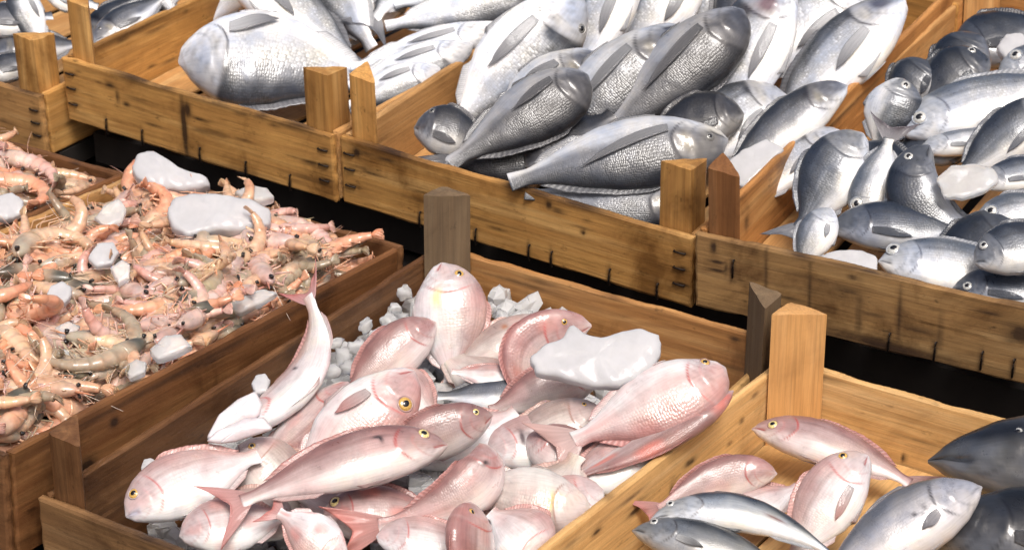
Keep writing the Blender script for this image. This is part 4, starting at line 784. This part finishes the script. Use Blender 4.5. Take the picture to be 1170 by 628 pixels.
# ------------------------------------------------------------------ shrimps
def shrimp_mat():
    m, nt, b = newmat('shrimp_shell'); at_ = nd(nt, 'ShaderNodeVertexColor'); at_.layer_name = 'Col'
    tc = nd(nt, 'ShaderNodeTexCoord'); oi = nd(nt, 'ShaderNodeObjectInfo'); n = nd(nt, 'ShaderNodeTexNoise', Scale=130.0, Detail=5); L(nt, tc.outputs['Object'], n.inputs['Vector'])
    n2 = nd(nt, 'ShaderNodeTexNoise', Scale=45.0, Detail=3); n2.noise_dimensions = '4D'; L(nt, tc.outputs['Object'], n2.inputs['Vector']); L(nt, maths(nt, 'MULTIPLY', oi.outputs['Random'], 40.0), n2.inputs['W'])
    r = ramp(nt, n.outputs[0], [(.3, .68), (.6, 1.08)]); c = mixc(nt, 'MULTIPLY', .8, at_.outputs[0], r.outputs[0])
    r2 = ramp(nt, n2.outputs[0], [(.36, (.96, .76, .66)), (.5, (1, 1, 1)), (.68, (1.0, 1.0, .82))]); c = mixc(nt, 'MULTIPLY', .8, c, r2.outputs[0])
    L(nt, c, b.inputs['Base Color']); b.inputs['Roughness'].default_value = .30; b.inputs['Coat Weight'].default_value = .6; b.inputs['Coat Roughness'].default_value = .06
    b.inputs['Subsurface Weight'].default_value = .2; b.inputs['Subsurface Radius'].default_value = (.004, .002, .001); b.inputs['Subsurface Scale'].default_value = 1
    bm = nd(nt, 'ShaderNodeBump', Strength=.4, Distance=.0008); L(nt, n.outputs[0], bm.inputs['Height']); L(nt, bm.outputs[0], b.inputs['Normal']); return m
M_SH = shrimp_mat()
TINTS = {'beige': ((.72, .52, .37), (.64, .37, .23), (.40, .36, .29)), 'orange': ((.78, .48, .33), (.70, .29, .17), (.56, .38, .29)), 'pink': ((.74, .56, .50), (.64, .32, .27), (.56, .42, .39)), 'olive': ((.48, .40, .30), (.30, .23, .16), (.06, .065, .055))}
def shrimp_parts(curl, tint, seed, sz=1.0):
    """returns list of (part name, verts, faces, colours). Body runs along +X from head; +Y is the back side, curled in the XY plane"""
    rs = np.random.default_rng(seed); c0, c1, c2 = [np.array(x) for x in TINTS[tint]]; out = []
    Lb = .060*sz; R = .0093*sz; n = 44; t = np.linspace(0, 1, n)
    ang = curl*(t**1.3); dx = np.cos(ang); dy = -np.sin(ang); x = np.concatenate([[0], np.cumsum((dx[1:]+dx[:-1])/2)])/n*Lb; yv = np.concatenate([[0], np.cumsum((dy[1:]+dy[:-1])/2)])/n*Lb
    seg = (t*6) % 1; rad = R*(1-.60*t**1.4)*(1+.13*(1-seg)**1.5-.05); rad[0] *= .8
    def ringbody(px, py, ang_, rad_, m=16, yr=.78, keel=0):
        V = []
        for xx, yy, a, r in zip(px, py, ang_, rad_):
            for k in range(m):
                w = 2*math.pi*k/m; u = math.cos(w)*r*(1.05 if math.cos(w) > 0 else .85); s = math.sin(w)*r*yr
                V.append([xx+math.sin(a)*u, yy+math.cos(a)*u, s])
        return np.array(V), grid_faces(len(px), m, True)+[tuple(range(m))[::-1], tuple((len(px)-1)*m+k for k in range(m))]
    v, f = ringbody(x, yv, ang, rad); tt = np.repeat(t, 16); wv = np.tile(np.cos(2*math.pi*np.arange(16)/16), n); sg = np.repeat(seg, 16)
    col = lerp(c0, c1, .25+.35*sstep(.2, 1, tt)+.3*sstep(.3, 1, wv)*.5); col = lerp(col, c1*.72, .55*sstep(.14, .0, sg)); col = lerp(col, c0*1.12, .3*sstep(-.2, -1, wv))
    out.append(('abdomen', v, f, np.clip(col, 0, .95)))
    # head shield, tapering to the rostrum
    nh = 22; th = np.linspace(0, 1, nh); hx = -th*.027*sz+.002*sz; hy = .0012*np.sin(th*2)*sz; hr = R*1.06*np.sqrt(np.clip(1-(th*.98)**2.2, .01, 1))*(1-.15*th)
    v, f = ringbody(hx, hy, -th*.1, hr, 16, .8); tt = np.repeat(th, 16); wv = np.tile(np.cos(2*math.pi*np.arange(16)/16), nh)
    col = lerp(c0*.9, c2, sstep(.1, .6, tt)*.9); col = lerp(col, c1, .4*sstep(.6, 1, tt)*sstep(-.5, .5, wv)); out.append(('head', v, [t_[::-1] for t_ in f], col))
    rp = [(-.020*sz, .0045*sz, 0), (-.031*sz, .0066*sz, 0), (-.040*sz, .0092*sz, 0)]; v, f = tube(rp, [.0012*sz, .0008*sz, .0002], 5); out.append(('rostrum', v, f, np.tile(c1*.9, (len(v), 1))))
    # eyes
    for s in (1, -1):
        v, f = lump(np.array([-.024*sz, .0018*sz, s*.0048*sz]), .0017*sz, rs, 1); out.append(('eye', v, f, np.tile(np.array((.012, .010, .010)), (len(v), 1))))
    # tail fan
    ex, ey, ea = x[-1], yv[-1], ang[-1]; fan = []
    for kk, sp_ in enumerate((-.34, -.16, 0, .16, .34)):
        u, w = np.meshgrid(np.linspace(0, 1, 6), np.linspace(-1, 1, 5), indexing='ij'); ln = .0105*sz*(1 if kk != 2 else .9); wd = .0026*sz*np.sin(np.clip(u*2.4+.35, 0, 3.0))
        lx = u*ln*math.cos(sp_); lz = u*ln*math.sin(sp_)+w*wd; ly = .0006*kk*sz-.002*u*u*sz
        P_ = np.stack([ex+lx*math.cos(ea)+ly*math.sin(ea), ey-lx*math.sin(ea)+ly*math.cos(ea), lz], -1); N_ = np.zeros_like(P_); N_[..., 0] = math.sin(ea); N_[..., 1] = math.cos(ea)
        fan.append(sheet(P_, N_, np.full(u.shape, .0005*sz)))
    v, f = merge(fan); out.append(('tail_fan', v, f, np.tile(c1*.6+c0*.4, (len(v), 1))+rs.uniform(-.02, .02, (len(v), 1))))
    # walking legs under the head and swimmerets under the abdomen
    for k in range(5):
        x0 = (-.018+.0042*k)*sz; s = (1 if k % 2 else -1); a = rs.uniform(-.9, .4); ln = rs.uniform(.013, .021)*sz
        pts = [(x0, -.005*sz, s*.003*sz), (x0+math.sin(a)*ln*.45, -.005*sz-ln*.4, s*.006*sz), (x0+math.sin(a+.8)*ln*.95, -.005*sz-ln*.72, s*.004*sz), (x0+math.sin(a+.8)*ln*1.2, -.005*sz-ln*.95, s*.001*sz)]
        v, f = tube(pts, [.0009*sz, .0008*sz, .0005*sz, .0002*sz], 5); out.append(('leg', v, f, np.tile(c1*.5+c0*.5, (len(v), 1))))
    for k in range(4):
        i = int(n*(.08+.2*k)); a = ang[i]; r = rad[i]; ln = .009*sz; bx, by = x[i]-math.sin(a)*r*.7, yv[i]-math.cos(a)*r*.7; u, w = np.meshgrid(np.linspace(0, 1, 5), np.linspace(-1, 1, 3), indexing='ij')
        dd = np.array([-math.sin(a-.5), -math.cos(a-.5)]); P_ = np.stack([bx+dd[0]*u*ln+w*.0012*sz*math.cos(a), by+dd[1]*u*ln-w*.0012*sz*math.sin(a), .002*sz+.0015*u*sz], -1); N_ = np.zeros_like(P_); N_[..., 2] = 1
        v, f = sheet(P_, N_, np.full(u.shape, .0006*sz)); out.append(('swimmeret', v, f, np.tile(c0*.6+c1*.4, (len(v), 1))))
    for k in range(3):
        q = rs.uniform(-1, 1, 3); ln = rs.uniform(.030, .055)*sz if k < 2 else rs.uniform(.018, .03)*sz; s = 1 if k % 2 else -1
        pts = []; th0 = math.pi+rs.uniform(-.6, .6); cx_, cy_, cz_ = -.026*sz, .001*sz, s*.0025*sz; cv = rs.uniform(-45, 45)
        for i in range(12):
            pts.append((cx_, cy_, cz_)); st_ = ln/12; th0 += cv*st_; cx_ += math.cos(th0)*st_; cy_ += math.sin(th0)*st_; cz_ += q[2]*st_*.35
        v, f = tube(pts, np.linspace(.0004, .00013, 12)*sz, 4); out.append(('antenna', v, f, np.tile(np.array((.72, .42, .32)) if k else np.array((.80, .66, .56)), (len(v), 1))))
    return out
def build_shrimp(parts, name='shrimp'):
    r = empty(name, (0, 0, 0))
    for nm, v, f, c in parts: mesh_obj(nm, v, f, M_SH, r, colors=c)
    return r
KIDS = {}
def copy_thing(src):
    o = src.copy(); COL.objects.link(o)
    for ch in KIDS[src.name]:
        c = ch.copy(); COL.objects.link(c); c.parent = o
    return o
VAR = []
for i, (cu, ti) in enumerate([(1.9, 'beige'), (2.6, 'orange'), (1.2, 'pink'), (2.2, 'pink'), (1.5, 'olive'), (.7, 'beige'), (2.9, 'beige'), (1.7, 'orange'), (2.4, 'olive'), (.9, 'orange')]):
    VAR.append((shrimp_parts(cu, ti, i*7+1), ti))
PROTO = {}
def orient(fr, yaw, tilt, roll):
    M = Matrix((fr.A, fr.B, fr.Z)).transposed()
    return M @ Matrix.Rotation(yaw, 3, 'Z') @ Matrix.Rotation(tilt, 3, 'Y') @ Matrix.Rotation(roll, 3, 'X')
def surf(frn, a, b_):
    if frn == 'S': 
        W_, L_ = .342, .525; e = min(1, min(a-.004, W_-a-.006)/.04); return -.026+.026*sstep(0, 1, e)+.008*math.sin(a*31+b_*17)+.006*math.sin(b_*43)-.004
    W_ = .345; return -.012+.016*min(1, max(0, min(a, W_-a))/.04)+.008*math.sin(a*29+b_*19)
LBL = {('S', 'beige'): 'beige raw shrimp tangled in the heap of the red brown crate', ('S', 'orange'): 'orange tinged raw shrimp tangled in the heap of the red brown crate', ('S', 'pink'): 'pinkish raw shrimp tangled in the heap of the red brown crate', ('S', 'olive'): 'olive brown raw shrimp tangled in the heap of the red brown crate',
       ('S0', 'beige'): 'beige raw shrimp in the smaller heap at the left edge', ('S0', 'orange'): 'orange tinged raw shrimp in the smaller heap at the left edge', ('S0', 'pink'): 'pinkish raw shrimp in the smaller heap at the left edge', ('S0', 'olive'): 'olive brown raw shrimp in the smaller heap at the left edge'}
def place(frn, a, b_, z, vi, yaw, tilt, roll, sc, label=None, group=None):
    fr = FR[frn]
    if vi not in PROTO:
        PROTO[vi] = o = build_shrimp(VAR[vi][0]); KIDS[o.name] = list(o.children) or [c for c in bpy.data.objects if c.parent == o]
    else: o = copy_thing(PROTO[vi])
    # keep the body inside the boards
    R3 = np.array(orient(fr, yaw, tilt, roll)); bv = np.vstack([v for nm, v, f, c in VAR[vi][0] if nm in ('abdomen', 'head', 'tail_fan', 'leg', 'rostrum')])@R3.T*sc
    Wd, Ld = ((.342, .556) if frn == 'S' else (.345, .56)); ua, ub = bv@fr.A, bv@fr.B
    a = max(a, .014-ua.min()); a = min(a, Wd-.014-ua.max()); b_ = max(b_, .014-ub.min()); b_ = min(b_, Ld-.014-ub.max())
    p = fr.o+fr.A*a+fr.B*b_+fr.Z*z
    o.matrix_world = Matrix.Translation(Vector(p)) @ orient(fr, yaw, tilt, roll).to_4x4() @ Matrix.Scale(sc, 4)
    ti = VAR[vi][1]; tag(o, label or LBL[(frn, ti)], 'shrimp', group or LBL[(frn, ti)]); return o
def scatter(frn, a0, a1, b0, b1, n, seed, dz=(-.004, .012)):
    rs = np.random.default_rng(seed); pts = []
    for i in range(n):
        best = None
        for _ in range(14):
            q = np.array([rs.uniform(a0, a1), rs.uniform(b0, b1)]); d = min([np.linalg.norm(q-p) for p in pts] or [1])
            if best is None or d > best[0]: best = (d, q)
        pts.append(best[1])
    for q in pts:
        a, b_ = q
        if frn == 'S' and b_ > .30: a = .055+(a-.03)*.90
        if frn == 'S0' and b_ > .30: a = .14+(a-.15)*.75
        vi = int(rs.choice(10, p=[.13, .13, .11, .09, .11, .09, .08, .11, .09, .06]))
        yaw = rs.uniform(0, 6.28)
        if frn == 'S' and a > .255: yaw = (math.pi/2 if rs.random() < .5 else -math.pi/2)+rs.uniform(-.3, .3)
        if b_ < .05 or b_ > .49: yaw = rs.uniform(-.4, .4)+(math.pi if rs.random() < .5 else 0)
        if frn == 'S' and a > .255 and (b_ < .05 or b_ > .49): a -= .05
        place(frn, a, b_, surf(frn, a, b_)+rs.uniform(*dz), vi, yaw, rs.normal(0, .18), rs.normal(0, .4)+(math.pi if rs.random() < .5 else 0), rs.uniform(.94, 1.22))
scatter('S', .030, .298, .03, .520, 208, 11)
scatter('S0', .15, .315, .20, .52, 60, 12)
scatter('S', .270, .318, .03, .535, 22, 31, (-.002, .010))
# larger ones the photo shows on top
big = [('S', (34, 440), 5, 1.15, 'large beige shrimp lying lengthwise near the front left of the heap', 1.25, .012), ('S', (62, 425), 1, 3.5, 'thick curved orange shrimp near the front of the heap', 1.1, .014), ('S', (35, 282), 6, 2.0, 'big curled beige shrimp at the left edge below the divider board', 1.35, .018),
       ('S', (110, 388), 0, .5, 'yellowish shrimp body in the middle of the front heap', 1.1, .012), ('S', (128, 360), 9, .2, 'beige shrimp pointing right above the yellowish one', 1.0, .014), ('S', (340, 245), 2, .1, 'smooth pink shrimp lying right of the wide ice slab', 1.1, .020), ('S', (372, 262), 5, 2.6, 'plump pale shrimp at the rear right of the heap', 1.05, .016), ('S', (300, 300), 3, 2.6, 'pink shrimp near the red fish tail', 1.2, .016), ('S0', (45, 205), 1, 1.0, 'orange curved shrimp at the top of the left edge heap', 1.35, .022), ('S0', (20, 178), 2, .3, 'pale shrimp under the upper left crate', 1.2, .018)]
for frn, q, vi, yaw, lb, sc, dz in big:
    fr = FR[frn]; p = at(fr, q, dz); d = p-fr.o; a, b_ = d@fr.A, d@fr.B; place(frn, a, b_, surf(frn, a, b_)+.016, vi, yaw, .05, .1, sc, lb, 'larger shrimps on top of the heaps')
# the lower layer nobody could count, one mesh per crate
def under(frn, a0, a1, b0, b1, n, seed, dz):
    rs = np.random.default_rng(seed); fr = FR[frn]; vs = []; fs = []; cs = []; off = 0
    for i in range(n):
        pr = VAR[int(rs.integers(10))][0]; a, b_ = rs.uniform(a0, a1), rs.uniform(b0, b1)
        yw = rs.uniform(0, 6.28) if not (a > .25 and frn == 'S') else (1.57 if rs.random() < .5 else -1.57)+rs.uniform(-.3, .3)
        R = np.array(orient(fr, yw, rs.normal(0, .25), rs.normal(0, .5))); p = fr.A*a+fr.B*b_+fr.Z*(surf(frn, a, b_)+rs.uniform(*dz))
        bb = np.vstack([v for nm, v, f, c in pr if nm != 'antenna'])@R.T; Wd, Ld = ((.342, .556) if frn == 'S' else (.345, .56)); ua, ub = bb@fr.A, bb@fr.B
        a2 = min(max(a, .016-ua.min()), Wd-.016-ua.max()); b2 = min(max(b_, .016-ub.min()), Ld-.016-ub.max()); p = p+fr.A*(a2-a)+fr.B*(b2-b_)
        for nm, v, f, c in pr:
            if nm == 'antenna' and (a2 > .24 or rs.random() < .4): continue
            if nm in ('swimmeret', 'eye', 'leg') and rs.random() < .5: continue
            vs.append(v@R.T+p); fs += [tuple(k+off for k in t_) for t_ in f]; cs.append(c); off += len(v)
    o = mesh_obj('shrimp_layer', np.vstack(vs), fs, M_SH, loc=fr.o, colors=np.vstack(cs)); return o
for frn, ar, n in (('S', (.02, .325, .02, .545), 430), ('S0', (.0, .34, .1, .54), 190)):
    o = under(frn, *ar, n, 21, (-.022, -.004)); tag(o, 'lower tangle of raw shrimps, legs and feelers filling the %s' % ('red brown crate' if frn == 'S' else 'left edge crate'), 'shrimps', kind='stuff')
# loose long feelers across the top
M_BED = plain('shrimp_bed', (.36, .19, .12), .5, .2, 0, 60)
for frn, W_, L_, z in (('S', .342, .525, -.032), ('S0', .345, .56, -.030)):
    fr = FR[frn]; n = 30; V = []
    for i in range(n):
        for j in range(n):
            a, b_ = .009+(W_-.018)*i/(n-1), .009+(L_-.018)*j/(n-1); V.append(fr.A*a+fr.B*b_+fr.Z*(surf(frn, a, b_)-.026+.004*math.sin(a*200+b_*160)))
    P_ = np.array(V).reshape(n, n, 3); v, f = sheet(P_, np.broadcast_to(fr.Z, P_.shape), np.full((n, n), .02)); o = mesh_obj('shrimp_bed', v, f, M_BED, loc=fr.o); tag(o, 'brown pulp of crushed shrimps deep in the heap', 'shrimps', kind='stuff')
SUNAZ, SUNEL, SUNE, SUNA, SKY, EXPO = 165, 60, 1.5, 22, .07, .66
# ------------------------------------------------------------------ light and camera
w = bpy.data.worlds.new('World'); SC.world = w; w.use_nodes = True; nt = w.node_tree; bg = nt.nodes['Background']
SUN_AZ, SUN_EL = math.radians(SUNAZ), math.radians(SUNEL)     # azimuth measured clockwise from +Y
sky = nt.nodes.new('ShaderNodeTexSky'); sky.sky_type = 'NISHITA'; sky.sun_disc = False; sky.sun_elevation = SUN_EL; sky.sun_rotation = SUN_AZ; sky.air_density = .8; sky.dust_density = 9.0; sky.ozone_density = .6
nt.links.new(sky.outputs[0], bg.inputs[0]); bg.inputs[1].default_value = SKY
ld = bpy.data.lights.new('sun', 'SUN'); ld.energy = SUNE; ld.angle = math.radians(SUNA); ld.color = (1, .975, .945); lo = bpy.data.objects.new('sun', ld); COL.objects.link(lo)
dv = Vector((math.sin(SUN_AZ)*math.cos(SUN_EL), math.cos(SUN_AZ)*math.cos(SUN_EL), math.sin(SUN_EL))); lo.rotation_euler = dv.to_track_quat('Z', 'Y').to_euler(); lo.location = dv*8
cd = bpy.data.cameras.new('camera'); cd.sensor_width = 36; cd.sensor_fit = 'HORIZONTAL'; cd.lens = F/1170*36; cd.clip_start = .05; cd.clip_end = 200
co = bpy.data.objects.new('camera', cd); COL.objects.link(co)
co.matrix_world = Matrix(((RT[0], UP[0], -FW[0], 0), (RT[1], UP[1], -FW[1], 0), (RT[2], UP[2], -FW[2], OZ), (0, 0, 0, 1)))
SC.camera = co
cd.dof.use_dof = True; cd.dof.focus_distance = 1.98; cd.dof.aperture_fstop = 18.0
SC.render.engine = 'CYCLES'; SC.view_settings.view_transform = 'Standard'; SC.view_settings.look = 'None'; SC.view_settings.exposure = EXPO; SC.view_settings.gamma = 1
